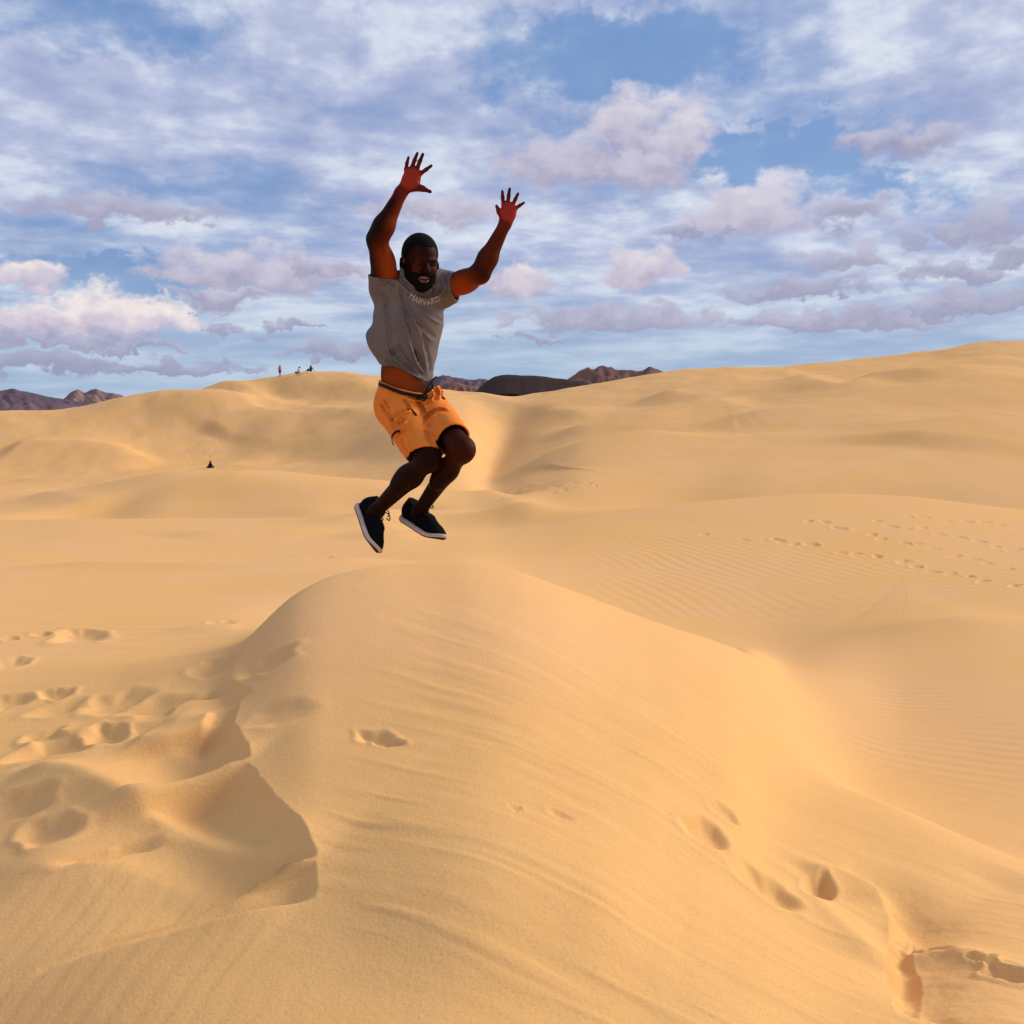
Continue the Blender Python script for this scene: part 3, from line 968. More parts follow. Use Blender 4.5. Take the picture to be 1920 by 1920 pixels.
def m_px(n, off=0.0):
    """photo pixels to metres at the man's distance"""
    return n / F_PX * (MAN_D + off)


def build_man():
    # --- materials
    skin, sb, N = material('dark_skin', (0.03, 0.012, 0.009), 0.60, 0.06)
    at = N.new('ShaderNodeAttribute'); at.attribute_name = 'palm'
    at2 = N.new('ShaderNodeAttribute'); at2.attribute_name = 'bounce_tone'
    tc = N.new('ShaderNodeTexCoord')
    mot = N.noise(tc.outputs['Object'], 34.0, 4.0, 0.6)
    c = N.mix(N.step(mot, 0.3, 0.7), (0.0115, 0.0029, 0.0023, 1), (0.019, 0.0045, 0.0031, 1))
    c = N.mix(at2.outputs['Fac'], c, (0.300, 0.048, 0.0060, 1))  # orange light bounced off the sand, painted into the arm skin
    c = N.mix(at.outputs['Fac'], c, (0.31, 0.030, 0.018, 1))
    N.put(sb.inputs['Base Color'], c)
    bn = N.new('ShaderNodeBump'); bn.inputs['Strength'].default_value = 0.12; bn.inputs['Distance'].default_value = 0.002
    N.put(bn.inputs['Height'], N.noise(tc.outputs['Object'], 160.0, 3.0, 0.6)); N.put(sb.inputs['Normal'], bn.outputs[0])
    hairm = mottled('black_hair', (0.0035, 0.0032, 0.0032), 0.9, 0.08, 0.4, 120.0, 0.8, 500.0)
    lipm = mottled('lip', (0.10, 0.022, 0.022), 0.45, 0.4)
    toothm = mottled('teeth', (0.17, 0.13, 0.12), 0.3, 0.5, 0.1)
    eyem = mottled('eye_dark', (0.016, 0.010, 0.010), 0.5, 0.2)
    shirtm = mottled('grey_cotton', (0.150, 0.130, 0.134), 0.92, 0.12, 0.10, 9.0, 0.35, 700.0)
    inkm = mottled('white_print', (0.66, 0.57, 0.57), 0.8, 0.1, 0.06)
    shortm = mottled('orange_shorts_cloth', (0.74, 0.205, 0.028), 0.85, 0.15, 0.08, 14.0, 0.3, 600.0)
    bandm = mottled('dark_waistband', (0.020, 0.008, 0.007), 0.8, 0.2)
    cordm = mottled('black_cord', (0.008, 0.008, 0.010), 0.8, 0.2)
    shoem = mottled('black_knit', (0.0055, 0.0052, 0.0055), 0.9, 0.03, 0.3, 90.0, 0.6, 600.0)
    solem = mottled('pale_sole', (0.50, 0.41, 0.385), 0.7, 0.2, 0.08)
    outm = mottled('black_outsole', (0.010, 0.010, 0.011), 0.8, 0.2)

    root = empty('person', P3(765, 1034, 0.0))
    tag(root, 'man in grey t-shirt and orange shorts jumping with both arms raised, black sneakers', 'person')

    h = 0.004
    lo = P3(640, 1052, -0.55); hi = P3(1010, 268, 0.35)
    lo = np.array([P3(640, 1052, 0.35)[0] , MAN_D - 0.60, P3(640, 1052, 0.3)[2]])
    hi = np.array([P3(1012, 268, 0.2)[0], MAN_D + 0.32, P3(640, 268, 0.3)[2]])
    B = Field(lo, hi, h)
    view = np.array([0, 1.0, 0])

    # --- trunk (turned a little to the photo's right: near shoulder on the left)
    yaw = math.radians(20)
    tfront = np.array([math.sin(yaw), -math.cos(yaw), 0.0])
    chest = P3(772, 560, 0.0); belly = P3(764, 640, 0.0); waist = P3(762, 705, 0.0); hip = P3(768, 752, 0.0)
    B.cone(chest, belly, 0.128, 0.112, 0.03, tfront, 0.66)
    B.cone(belly, waist, 0.112, 0.103, 0.03, tfront, 0.70)
    B.cone(waist, hip, 0.103, 0.125, 0.03, tfront, 0.72)
    shR = P3(724, 540, -0.045); shL = P3(836, 541, 0.03)
    B.cone(shR, shL, 0.052, 0.052, 0.04)
    neck0 = P3(783, 538, 0.0); neck1 = P3(786, 500, -0.03)
    B.cone(neck0, neck1, 0.062, 0.056, 0.03)

    # --- arms
    elR = P3(707, 449, -0.15); wrR = P3(752, 361, -0.17)
    elL = P3(900, 513, -0.13); wrL = P3(947, 420, -0.16)
    B.cone(shR, elR, 0.050, 0.040, 0.03)
    B.ell(0.52 * shR + 0.48 * elR + np.array([0.014, -0.010, 0]), (0.046, 0.046, 0.075), basis([0, 1, 0], elR - shR), 0.03)
    B.ell(0.80 * shR + 0.20 * elR + np.array([-0.004, 0, 0]), (0.049, 0.049, 0.055), None, 0.03)
    fa = elR * 0.72 + wrR * 0.28
    B.cone(elR, fa, 0.038, 0.041, 0.03); B.cone(fa, wrR, 0.041, 0.0245, 0.03)
    B.cone(shL, elL, 0.050, 0.039, 0.03)
    B.ell(0.50 * shL + 0.50 * elL + np.array([0.004, -0.004, -0.008]), (0.045, 0.045, 0.075), basis([0, 1, 0], elL - shL), 0.03)
    fa2 = elL * 0.70 + wrL * 0.30
    B.cone(elL, fa2, 0.0375, 0.038, 0.03); B.cone(fa2, wrL, 0.038, 0.0235, 0.03)

    # --- hands: palm, four fingers with knuckle bends, thumb from the side of the palm
    palms = []
    def hand(off, wrist, palm_c, palm_w, palm_l, palm_up, fingers, thumb):
        pc = P3(*palm_c, off)
        up = np.array([palm_up[0], 0.0, -palm_up[1]], float)
        R = basis([0, 1, 0], up)
        B.ell(pc, (palm_w, 0.0165, palm_l), R, 0.016)
        B.cone(wrist, pc, 0.0235, 0.026, 0.016, view, 0.70)
        palms.append((pc, max(palm_w, palm_l)))
        for (b, m_, t_, r) in fingers:
            p0 = P3(*b, off); p1 = P3(*m_, off - 0.004); p2 = P3(*t_, off - 0.018)
            B.cone(pc, p0, 0.0135, r * 1.12, 0.010, view, 0.85)
            pm = 0.5 * (p0 + p1)
            B.cone(p0, p1, r * 1.08, r, 0.004)
            B.ell(p1, (r * 1.06,) * 3, None, 0.003)
            B.cone(p1, p2, r, r * 0.80, 0.003)
        (b, m_, t_, r) = thumb
        p0 = P3(*b, off - 0.010); p1 = P3(*m_, off - 0.016); p2 = P3(*t_, off - 0.014)
        B.cone(p0, p1, r * 1.35, r * 1.08, 0.010); B.cone(p1, p2, r * 1.05, r * 0.82, 0.004)
        B.cone(pc * 0.55 + p0 * 0.45, p1, 0.015, r * 1.1, 0.014)
    hand(-0.17, wrR, (771, 337), 0.038, 0.046, (12, -34),
         [((761, 318), (763, 306), (766.0, 295), 0.0074), ((772, 315), (777, 301), (782.5, 287.5), 0.0082),
          ((782, 317), (787.5, 302), (793.0, 289), 0.0084), ((789, 325), (799, 318), (809, 310.5), 0.0080)],
         ((772, 354), (792, 353.5), (807, 359.5), 0.0092))
    hand(-0.16, wrL, (953, 399), 0.032, 0.042, (5, -30),
         [((944, 384), (942.5, 371), (942.0, 358.5), 0.0078), ((952, 382), (953.8, 367), (955.5, 354), 0.0080),
          ((961, 385), (966.5, 373), (971.5, 363), 0.0076), ((966.5, 391), (975, 385), (982.5, 380), 0.0070)],
         ((943, 409), (936.5, 397), (931, 386.5), 0.0086))

    # --- head
    hy = math.radians(24); hp = math.radians(14)
    fwd = np.array([math.sin(hy) * math.cos(hp), -math.cos(hy) * math.cos(hp), -math.sin(hp)])
    up0 = np.array([0.10, -0.12, 1.0])
    HR = basis(fwd, up0)                       # columns: side (his left = photo right), forward, up
    if HR[0, 0] < 0: HR[:, 0] *= -1
    hc = P3(787, 490, -0.05)
    HS = 0.95
    def H(x, f, u): return hc + HR @ (HS * np.array([x, f, u]))
    HD = Field(hc - 0.19, hc + 0.19, 0.0035)
    class Sc:
        def __init__(self, F): self.F = F
        def ell(self, c, r, R=None, k=.01, op='add'): self.F.ell(c, np.array(r) * HS, R, k, op)
        def cone(self, a, b, ra, rb, k=.01, **kw): self.F.cone(a, b, ra * HS, rb * HS, k, **kw)
    def head_shapes(Fd, k=1.0):
        Fd = Sc(Fd)
        Fd.ell(H(0, -0.012, 0.036), (0.075, 0.096, 0.082), HR, 0.02)
        Fd.ell(H(0, 0.026, -0.020), (0.066, 0.066, 0.088), HR, 0.03)
        Fd.ell(H(0, 0.050, -0.082), (0.044, 0.040, 0.036), HR, 0.03)
        Fd.ell(H(0, 0.070, -0.100), (0.024, 0.020, 0.020), HR, 0.02)
        for s in (-1, 1):
            Fd.ell(H(s * 0.050, 0.005, -0.070), (0.022, 0.036, 0.030), HR, 0.03)
            Fd.ell(H(s * 0.038, 0.064, -0.030), (0.023, 0.021, 0.020), HR, 0.015)
            Fd.ell(H(s * 0.031, 0.086, 0.000), (0.017, 0.012, 0.0095), HR, 0.008, 'sub')
            Fd.ell(H(s * 0.076, -0.008, -0.010), (0.010, 0.021, 0.032), HR @ np.array(Matrix.Rotation(-0.25 * s, 3, 'Z')), 0.008)
            Fd.ell(H(s * 0.0145, 0.098, -0.030), (0.0095, 0.010, 0.008), HR, 0.006)
            Fd.cone(H(s * 0.010, 0.089, 0.016), H(s * 0.046, 0.076, 0.017), 0.0085, 0.0075, 0.010)
            # upper lid
            Fd.cone(H(s * 0.018, 0.086, 0.001), H(s * 0.044, 0.076, 0.000), 0.0055, 0.0050, 0.003)
        Fd.cone(H(0, 0.086, 0.010), H(0, 0.109, -0.024), 0.0085, 0.0120, 0.010)
    head_shapes(HD)
    HD_plain = HD.f.copy()
    # open smiling mouth
    HD.ell(H(0, 0.096, -0.064), (0.027, 0.026, 0.0115), HR, 0.004, 'sub')
    # copy the head into the body field (resampled at the body grid)
    head_shapes(B)
    B.ell(H(0, 0.096, -0.064), (0.027, 0.026, 0.0115), HR, 0.004, 'sub')

    # --- legs (each in its own field so that they touch without melting together)
    hipR = P3(742, 762, -0.02); knR = P3(803, 860, -0.28); anR = P3(705, 958, -0.06)
    hipL = P3(800, 764, 0.03); knL = P3(866, 843, -0.33); anL = P3(787, 957, -0.06)
    def leg(hp_, kn, an, back, calf):
        G = Field(np.minimum(np.minimum(hp_, kn), an) - 0.14, np.maximum(np.maximum(hp_, kn), an) + 0.14, h)
        # keep on the body's lattice
        G = Field(lo + np.floor((G.lo - lo) / h) * h, np.minimum(np.array([G.ax[i][-1] for i in range(3)]), hi), h)
        mid = 0.5 * hp_ + 0.5 * kn
        G.cone(hp_, mid, 0.078, 0.064, 0.03); G.cone(mid, kn, 0.062, 0.046, 0.03)
        G.ell(kn + np.array([0.005, -0.006, 0.000]), (0.041, 0.043, 0.047), None, 0.04)
        q1 = kn * 0.68 + an * 0.32
        G.cone(kn, q1, 0.041, calf, 0.03); G.cone(q1, an, calf, 0.028, 0.03)
        G.ell(kn * 0.64 + an * 0.36 + back * 0.018, (calf * 0.88, calf * 0.88, 0.085), basis([0, 1, 0], an - kn), 0.03)
        G.ell(an + np.array([0.004, -0.01, 0]), (0.031, 0.031, 0.031), None, 0.02)
        G.cone(an, an + (an - kn) / np.linalg.norm(an - kn) * 0.05, 0.030, 0.034, 0.02)
        o_ = np.round((G.lo - lo) / h).astype(int)
        sl = tuple(slice(o_[i], min(o_[i] + G.f.shape[i], B.f.shape[i])) for i in range(3))
        g = G.f[:sl[0].stop - sl[0].start, :sl[1].stop - sl[1].start, :sl[2].stop - sl[2].start]
        B.f[sl] = np.minimum(B.f[sl], g)
    leg(hipR, knR, anR, np.array([-0.5, 0.6, 0.55]), 0.046)
    leg(hipL, knL, anL, np.array([-0.6, 0.6, 0.0]), 0.041)

    def lattice(lo_, hi_):
        """a field on the body's own lattice"""
        return Field(lo + np.floor((np.array(lo_) - lo) / h) * h, hi_, h)
    def tuck(solid, G, cut, gap):
        """keep the body inside a garment wherever the garment covers it"""
        o_ = np.round((G.lo - lo) / h).astype(int)
        a0 = np.maximum(o_, 0); a1 = np.minimum(o_ + np.array(solid.shape), np.array(B.f.shape))
        sl = tuple(slice(a0[i], a1[i]) for i in range(3))
        gl = tuple(slice(a0[i] - o_[i], a1[i] - o_[i]) for i in range(3))
        B.f[sl] = np.where(cut[gl] < -0.003, np.maximum(B.f[sl], solid[gl] + gap), B.f[sl])

    # --- hair, beard, mouth, eyes
    ax = HD.ax
    X, Y, Z = HD.grid((slice(None),) * 3)
    dx, dy, dz = X - hc[0], Y - hc[1], Z - hc[2]
    hx = dx * HR[0, 0] + dy * HR[1, 0] + dz * HR[2, 0]
    hf = dx * HR[0, 1] + dy * HR[1, 1] + dz * HR[2, 1]
    hu = dx * HR[0, 2] + dy * HR[1, 2] + dz * HR[2, 2]
    cran = Field(hc - 0.19, hc + 0.19, 0.0035)
    cran.ell(H(0, -0.012, 0.036), (0.0750, 0.0945, 0.0825), HR, 0.02)
    cran.ell(H(0, -0.004, 0.006), (0.0705, 0.0775, 0.080), HR, 0.02)
    hairline = 0.070 - np.clip((0.055 - hf) / 0.05, 0, 1.6) * 0.075 + np.clip(np.abs(hx) - 0.045, 0, 1) * 0.1
    hairline = np.where(hf < -0.02, np.minimum(hairline, -0.03), hairline)
    region = (hairline - hu)
    cran.f = np.maximum(cran.f, region.astype(np.float32) * 0.7)
    hv, hq = cran.mesh(1)
    mesh_obj('hair', hv, hq, hairm, root)
    be = HD_plain - 0.0045
    top = np.where(hf > 0.06, -0.040, -0.052 + np.clip(0.045 - hf, 0, 0.05) * 1.2)
    reg = np.maximum(hu - top, -(hf - -0.012 + np.clip(-hu - 0.06, 0, 0.03)))
    mouth = 1 - np.sqrt((hx / 0.030) ** 2 + ((hu + 0.066) / 0.0165) ** 2)
    reg = np.maximum(reg, np.where(hf > 0.05, mouth * 0.02, -1))
    nose = 0.020 - np.sqrt(hx ** 2 + ((hf - 0.105)) ** 2 + (hu + 0.026) ** 2)
    reg = np.maximum(reg, nose)
    bf = Field(hc - 0.19, hc + 0.19, 0.0035)
    bf.f = np.maximum(be, reg * 0.8).astype(np.float32)
    bv, bq = bf.mesh(1)
    mesh_obj('beard', bv, bq, hairm, root)
    tf = Field(hc - 0.19, hc + 0.19, 0.003)
    tf.cone(H(-0.020, 0.078, -0.060), H(0, 0.086, -0.0605), 0.006, 0.0065, 0.004)
    tf.cone(H(0, 0.086, -0.0605), H(0.020, 0.078, -0.060), 0.0065, 0.006, 0.004)
    tv, tq = tf.mesh(0)
    mesh_obj('teeth', tv, tq, toothm, root)
    lf = Field(hc - 0.19, hc + 0.19, 0.003)
    lf.cone(H(-0.026, 0.082, -0.066), H(-0.010, 0.090, -0.077), 0.0045, 0.0060, 0.004)
    lf.cone(H(-0.010, 0.090, -0.077), H(0.010, 0.090, -0.077), 0.0060, 0.0060, 0.004)
    lf.cone(H(0.010, 0.090, -0.077), H(0.026, 0.082, -0.066), 0.0060, 0.0045, 0.004)
    lv, lq = lf.mesh(0)
    mesh_obj('lower_lip', lv, lq, lipm, root)
    for s in (-1, 1):
        ef = Field(H(s * .031, .08, 0) - 0.03, H(s * .031, .08, 0) + 0.03, 0.002)
        ef.ell(H(s * 0.031, 0.0715, -0.002), (0.0125, 0.0125, 0.0115), HR, 0.001)
        ev, eq = ef.mesh(0)
        mesh_obj('eye', ev, eq, eyem, root)

    # --- t-shirt
    def img_dist(Xs, Zs, pts, off=-0.08):
        P = np.array([[P3(x, y, off)[0], P3(x, y, off)[2]] for x, y in pts])
        P = smooth_poly(P, 5)
        return poly_dist(Xs, Zs, P)
    SF = lattice([P3(668, 0, .3)[0], MAN_D - 0.26, P3(0, 735, .3)[2]], [P3(890, 0, .3)[0], MAN_D + 0.26, P3(0, 485, .3)[2]])
    s1 = P3(770, 556, 0.0); s2 = P3(766, 600, 0.0); s3 = P3(761, 648, 0.005); s4 = P3(765, 700, 0.005)
    SF.cone(s1, s2, 0.146, 0.148, 0.02, tfront, 0.68)
    SF.cone(s2, s3, 0.148, 0.134, 0.02, tfront, 0.70)
    SF.cone(s3, s4, 0.134, 0.114, 0.02, tfront, 0.76)
    SF.cone(shR, shL, 0.060, 0.060, 0.05)
    SF.cone(P3(752, 530, -0.02), P3(806, 532, 0.015), 0.066, 0.066, 0.05)
    slR = P3(717, 505, -0.085); slL = P3(858, 535, -0.03)
    SF.cone(shR, slR, 0.068, 0.064, 0.03); SF.cone(shL, slL, 0.067, 0.063, 0.03)
    # loose cloth thrown out at the left hem
    SF.ell(P3(708, 634, 0.02), (0.040, 0.06, 0.050), None, 0.05)
    SF.cone(P3(700, 630, 0.03), P3(722, 682, 0.02), 0.026, 0.020, 0.04)
    X, Y, Z = SF.grid((slice(None),) * 3)
    XX = np.broadcast_to(X, (len(SF.ax[0]), 1, len(SF.ax[2])))[:, 0, :]
    ZZ = np.broadcast_to(Z, (len(SF.ax[0]), 1, len(SF.ax[2])))[:, 0, :]
    fold = np.zeros_like(XX)
    for pts, amp, w in [
            ([(744, 532), (752, 572), (764, 620), (776, 660), (784, 696)], .0100, .0080),
            ([(757, 548), (768, 585), (782, 612), (792, 640)], .0075, .0070),
            ([(712, 676), (738, 688), (765, 703), (790, 712)], .0085, .0070),
            ([(724, 655), (748, 680), (772, 700), (792, 711)], .0095, .0065),
            ([(738, 640), (760, 672), (778, 696), (794, 710)], .0085, .0060),
            ([(766, 640), (780, 672), (792, 700)], .0075, .0060),
            ([(790, 640), (797, 672), (800, 702)], .0060, .0060),
            ([(715, 560), (722, 600), (724, 640), (735, 675)], .0080, .0090),
            ([(735, 512), (752, 535), (772, 552), (795, 560), (818, 556), (838, 540)], .0120, .0085),
            ([(748, 512), (765, 530), (785, 543), (805, 543), (822, 530)], .0070, .0065),
            ([(808, 518), (812, 536), (806, 552)], .0070, .0050),
            ([(826, 520), (832, 540), (826, 556)], .0070, .0060),
            ([(840, 520), (846, 535), (846, 556)], .0060, .0060),
            ([(784, 574), (798, 588), (815, 600), (828, 606)], .0065, .0070),
            ([(775, 600), (792, 622), (812, 640)], .0055, .0080),
            ([(708, 530), (728, 535), (742, 545)], .0070, .0060),
            ([(702, 545), (716, 556), (730, 575)], .0060, .0060)]:
        d, s, u = img_dist(XX, ZZ, pts)
        sd_ = d * s
        e = sstep(u, 0, 0.15) * sstep(1 - u, 0, 0.15) * 0.9 + 0.1
        fold += 1.35 * amp * e * (np.exp(-(sd_ / w) ** 2) - 0.65 * np.exp(-((sd_ - 1.7 * w) / (1.2 * w)) ** 2))
    fold += 0.0045 * fbm(XX * 14 + 3 * ZZ, ZZ * 9, 4, 7, 0.6)
    SF.f -= fold[:, None, :].astype(np.float32)
    SF.f += (0.004 * fbm(X * 22 + 0 * Z, Y * 22 + 4 * Z, 2, 8) * (Y > MAN_D)).astype(np.float32)
    solid = SF.f.copy()
    shell = np.maximum(SF.f, -(SF.f + 0.0085))
    # hem: slants down to the photo's right, pulled to the low point
    hx_ = np.array([P3(x, 0)[0] for x in (690, 712, 735, 760, 790, 812, 830)])
    hz_ = np.array([P3(0, y)[2] for y in (668, 684, 690, 700, 713, 711, 706)])
    hem = np.interp(X[:, 0, 0], hx_, hz_)[:, None, None] + 0.010 * np.sin(Y * 40) + 0.02 * (Y - MAN_D)
    cut = np.broadcast_to(hem - Z, shell.shape)
    nk = P3(783, 512, -0.01)
    cut = np.maximum(cut, 0.066 - np.sqrt((X - nk[0]) ** 2 + ((Y - nk[1]) * 0.95) ** 2 + ((Z - nk[2]) * 0.9) ** 2))
    def cutplane(p, n):
        n = n / np.linalg.norm(n)
        return (X - p[0]) * n[0] + (Y - p[1]) * n[1] + (Z - p[2]) * n[2]
    # sleeve ends
    aR = (elR - shR); aL = (elL - shL)
    cutR = cutplane(P3(716, 517, -0.07), np.array([0.12, -0.25, 0.95]))
    cut = np.maximum(cut, np.where(X < P3(746, 0)[0], cutR, -1))
    cutL = cutplane(P3(853, 535, -0.02), np.array([0.97, -0.2, 0.06]))
    cut = np.maximum(cut, cutL)
    headroom = np.where((X > P3(744, 0)[0]) & (X < P3(834, 0)[0]), Z - P3(0, 524)[2], -1.0)
    tuck(solid, SF, np.maximum(cut, np.broadcast_to(headroom, cut.shape)), 0.0105)
    SF.f = np.maximum(shell, cut).astype(np.float32)
    sv, sq = SF.mesh(2)
    shirt = mesh_obj('t_shirt', sv, sq, shirtm, root)
    # --- print across the chest: strokes of serif capitals laid on the cloth
    tree = BVHTree.FromPolygons([Vector(p) for p in sv], [tuple(int(i) for i in f) for f in sq])
    glyph = {
        'H': ([[(.12, 0), (.12, 1)], [(.88, 0), (.88, 1)], [(.12, .5), (.88, .5)]], [(.12, 0), (.12, 1), (.88, 0), (.88, 1)]),
        'A': ([[(.08, 0), (.5, 1), (.92, 0)], [(.25, .36), (.75, .36)]], [(.08, 0), (.92, 0)]),
        'R': ([[(.15, 0), (.15, 1), (.6, 1), (.8, .86), (.8, .66), (.6, .52), (.15, .52)], [(.5, .52), (.9, 0)]], [(.15, 0), (.92, 0)]),
        'V': ([[(.08, 1), (.5, 0), (.92, 1)]], [(.08, 1), (.92, 1)]),
        'D': ([[(.15, 0), (.15, 1), (.55, 1), (.85, .78), (.9, .5), (.85, .22), (.55, 0), (.15, 0)]], [(.15, 0), (.15, 1)]),
    }
    base = smooth_poly([P3(x, y, -0.12)[[0, 2]] for x, y in ((765.5, 556), (775, 563), (785, 568.5), (798, 572), (812, 568.5), (826, 563))], 10)
    cum = np.concatenate([[0], np.cumsum(np.hypot(*np.diff(base, axis=0).T))])
    lv_, lf_ = [], []
    word = 'HARVARD'; widths = [1.25] + [1.0] * 6
    tot = sum(widths); pos_ = 0
    camv = Vector((0, 0, 0))
    for ch, wd in zip(word, widths):
        hgt = m_px(10.5) if wd > 1.1 else m_px(8.0)
        seglen = cum[-1] / tot * wd
        strokes, serifs = glyph[ch]
        def place(gx, gy):
            s_ = pos_ + seglen * (0.08 + 0.84 * gx)
            x = np.interp(s_, cum, base[:, 0]); z = np.interp(s_, cum, base[:, 1])
            x2 = np.interp(s_ + .004, cum, base[:, 0]) - np.interp(s_ - .004, cum, base[:, 0])
            z2 = np.interp(s_ + .004, cum, base[:, 1]) - np.interp(s_ - .004, cum, base[:, 1])
            L = math.hypot(x2, z2) + 1e-9
            x += -z2 / L * gy * hgt; z += x2 / L * gy * hgt
            d = Vector((x, MAN_D - 0.12, z)).normalized()
            hit, n_, i_, dist = tree.ray_cast(d * (MAN_D - 0.5), d, 1.0)
            if hit is None: return None
            return np.array(hit) - np.array(d) * 0.0016
        lines = [(s_, 0.00135) for s_ in strokes] + [([(x - .16, y), (x + .16, y)], 0.0011) for x, y in serifs]
        for ln, r_ in lines:
            pts = []
            for (p_, n_) in zip(ln[:-1], ln[1:]):
                for t_ in np.linspace(0, 1, 4, endpoint=False):
                    pts.append(place(p_[0] + (n_[0] - p_[0]) * t_, p_[1] + (n_[1] - p_[1]) * t_))
            pts.append(place(*ln[-1]))
            pts = [p_ for p_ in pts if p_ is not None]
            if len(pts) > 1:
                tv_, tf_ = tube(pts, r_, 6)
                o_ = len(lv_); lv_.extend(tv_); lf_.extend(tuple(i + o_ for i in f_) for f_ in tf_)
        pos_ += seglen
    mesh_obj('lettering', lv_, lf_, inkm, shirt)

    # --- shorts
    TF = lattice([P3(682, 0, .3)[0], MAN_D - 0.52, P3(0, 892, .0)[2]], [P3(895, 0, .2)[0], MAN_D + 0.26, P3(0, 700, .3)[2]])
    TF2 = Field(TF.lo, [TF.ax[i][-1] for i in range(3)], TF.h)
    eR = hipR + (knR - hipR) * 0.88; eL = hipL + (knL - hipL) * 0.78
    for T_ in (TF, TF2):
        T_.cone(P3(765, 722, 0.0), P3(769, 750, 0.0), 0.130, 0.146, 0.03, tfront, 0.80)
        T_.ell(P3(741, 762, 0.06), (0.085, 0.075, 0.085), None, 0.04)
        T_.ell(P3(798, 762, 0.08), (0.085, 0.075, 0.085), None, 0.04)
    TF.cone(hipR + np.array([0.004, 0, 0.0]), eR, 0.098, 0.077, 0.035)
    TF2.cone(hipL + np.array([-0.006, 0, 0.0]), eL, 0.094, 0.075, 0.035)
    k_ = 0.006
    h_ = np.maximum(k_ - np.abs(TF.f - TF2.f), 0) / k_
    TF.f = np.minimum(TF.f, TF2.f) - h_ * h_ * k_ * 0.25
    X, Y, Z = TF.grid((slice(None),) * 3)
    XX = np.broadcast_to(X, (len(TF.ax[0]), 1, len(TF.ax[2])))[:, 0, :]
    ZZ = np.broadcast_to(Z, (len(TF.ax[0]), 1, len(TF.ax[2])))[:, 0, :]
    fold = np.zeros_like(XX)
    for pts, amp, w in [
            ([(708, 752), (722, 772), (738, 790), (742, 805)], -.012, .0075),
            ([(715, 745), (728, 765), (730, 780)], -.009, .0070),
            ([(735, 800), (745, 785), (762, 772), (780, 768)], .011, .0085),
            ([(738, 812), (752, 800), (768, 786)], .009, .0070),
            ([(745, 828), (758, 815), (775, 808)], .008, .0075),
            ([(760, 746), (780, 752), (800, 750), (816, 748)], .010, .0060),
            ([(776, 748), (790, 762), (800, 778)], -.010, .0060),
            ([(795, 790), (806, 775), (824, 768), (845, 772)], -.009, .0070),
            ([(800, 800), (806, 785), (820, 776)], .008, .0060),
            ([(803, 724), (812, 738), (808, 752)], .012, .0060),
            ([(816, 722), (824, 735), (822, 750)], .010, .0055),
            ([(745, 842), (760, 855), (772, 872)], -.009, .0060),
            ([(757, 818), (765, 838), (776, 852)], -.006, .0060),
            ([(752, 745), (764, 757), (770, 772)], -.007, .0060),
            ([(800, 800), (810, 820), (822, 838)], -.008, .0080)]:
        P = smooth_poly([P3(x, y, -0.14)[[0, 2]] for x, y in pts], 5)
        d, s, u = poly_dist(XX, ZZ, P)
        sd_ = d * s
        e = sstep(u, 0, 0.2) * sstep(1 - u, 0, 0.2)
        fold += 1.3 * amp * e * (np.exp(-(sd_ / w) ** 2) - 0.55 * np.exp(-((sd_ - 1.8 * w) / (1.2 * w)) ** 2))
    fold += 0.004 * fbm(XX * 16, ZZ * 13, 3, 19)
    TF.f -= fold[:, None, :].astype(np.float32)
    solid = TF.f.copy()
    shell = np.maximum(TF.f, -(TF.f + 0.0085))
    wx = np.array([P3(x, 0)[0] for x in (700, 712, 740, 770, 797, 812, 832)])
    wz = np.array([P3(0, y)[2] for y in (712, 717, 728, 735, 738, 724, 720)])
    wt = np.interp(X[:, 0, 0], wx, wz)[:, None, None] + 0.06 * np.clip(Y - MAN_D, 0, 1)
    cut = np.broadcast_to(Z - wt, shell.shape)
    axR = (knR - hipR); axR /= np.linalg.norm(axR); axL = (knL - hipL); axL /= np.linalg.norm(axL)
    def cp(p, n): return (X - p[0]) * n[0] + (Y - p[1]) * n[1] + (Z - p[2]) * n[2]
    nR = axR + np.array([-0.30, 0.25, -0.14]); nR /= np.linalg.norm(nR)
    nL = axL + np.array([-0.05, 0.15, 0.0]); nL /= np.linalg.norm(nL)
    dR = np.linalg.norm(np.stack(np.broadcast_arrays(X - eR[0], Y - eR[1], Z - eR[2])), axis=0)
    dL = np.linalg.norm(np.stack(np.broadcast_arrays(X - eL[0], Y - eL[1], Z - eL[2])), axis=0)
    hemR = P3(793, 857, -0.25); hemL = P3(848, 818, -0.26)
    cut = np.maximum(cut, np.where(dR <= dL, cp(hemR, nR), cp(hemL, nL)))
    tuck(solid, TF, cut, 0.0105)
    TF.f = np.maximum(shell, cut).astype(np.float32)
    wv, wq = TF.mesh(2)
    shorts = mesh_obj('shorts', wv, wq, shortm, root)
    # waistband of dark elastic just inside the top edge, and the knotted cord
    stree = BVHTree.FromPolygons([Vector(p) for p in wv], [tuple(int(i) for i in f) for f in wq])
    def on_cloth(px, py, lift=0.002, tree_=stree, fallback=-0.12):
        d = Vector(P3(px, py, 0)).normalized()
        hit, n_, i_, dist = tree_.ray_cast(d * (MAN_D - 0.8), d, 1.3)
        if hit is None: return P3(px, py, fallback)
        return np.array(hit) - np.array(d) * lift
    band = [on_cloth(x, y + 1.5, 0.003) for x, y in ((712, 719), (725, 724), (740, 730), (755, 735), (770, 738), (785, 741), (797, 742))]
    bv_, bf_ = tube(spline(band, 4), 0.0085, 8)
    mesh_obj('waistband', bv_, bf_, bandm, shorts)
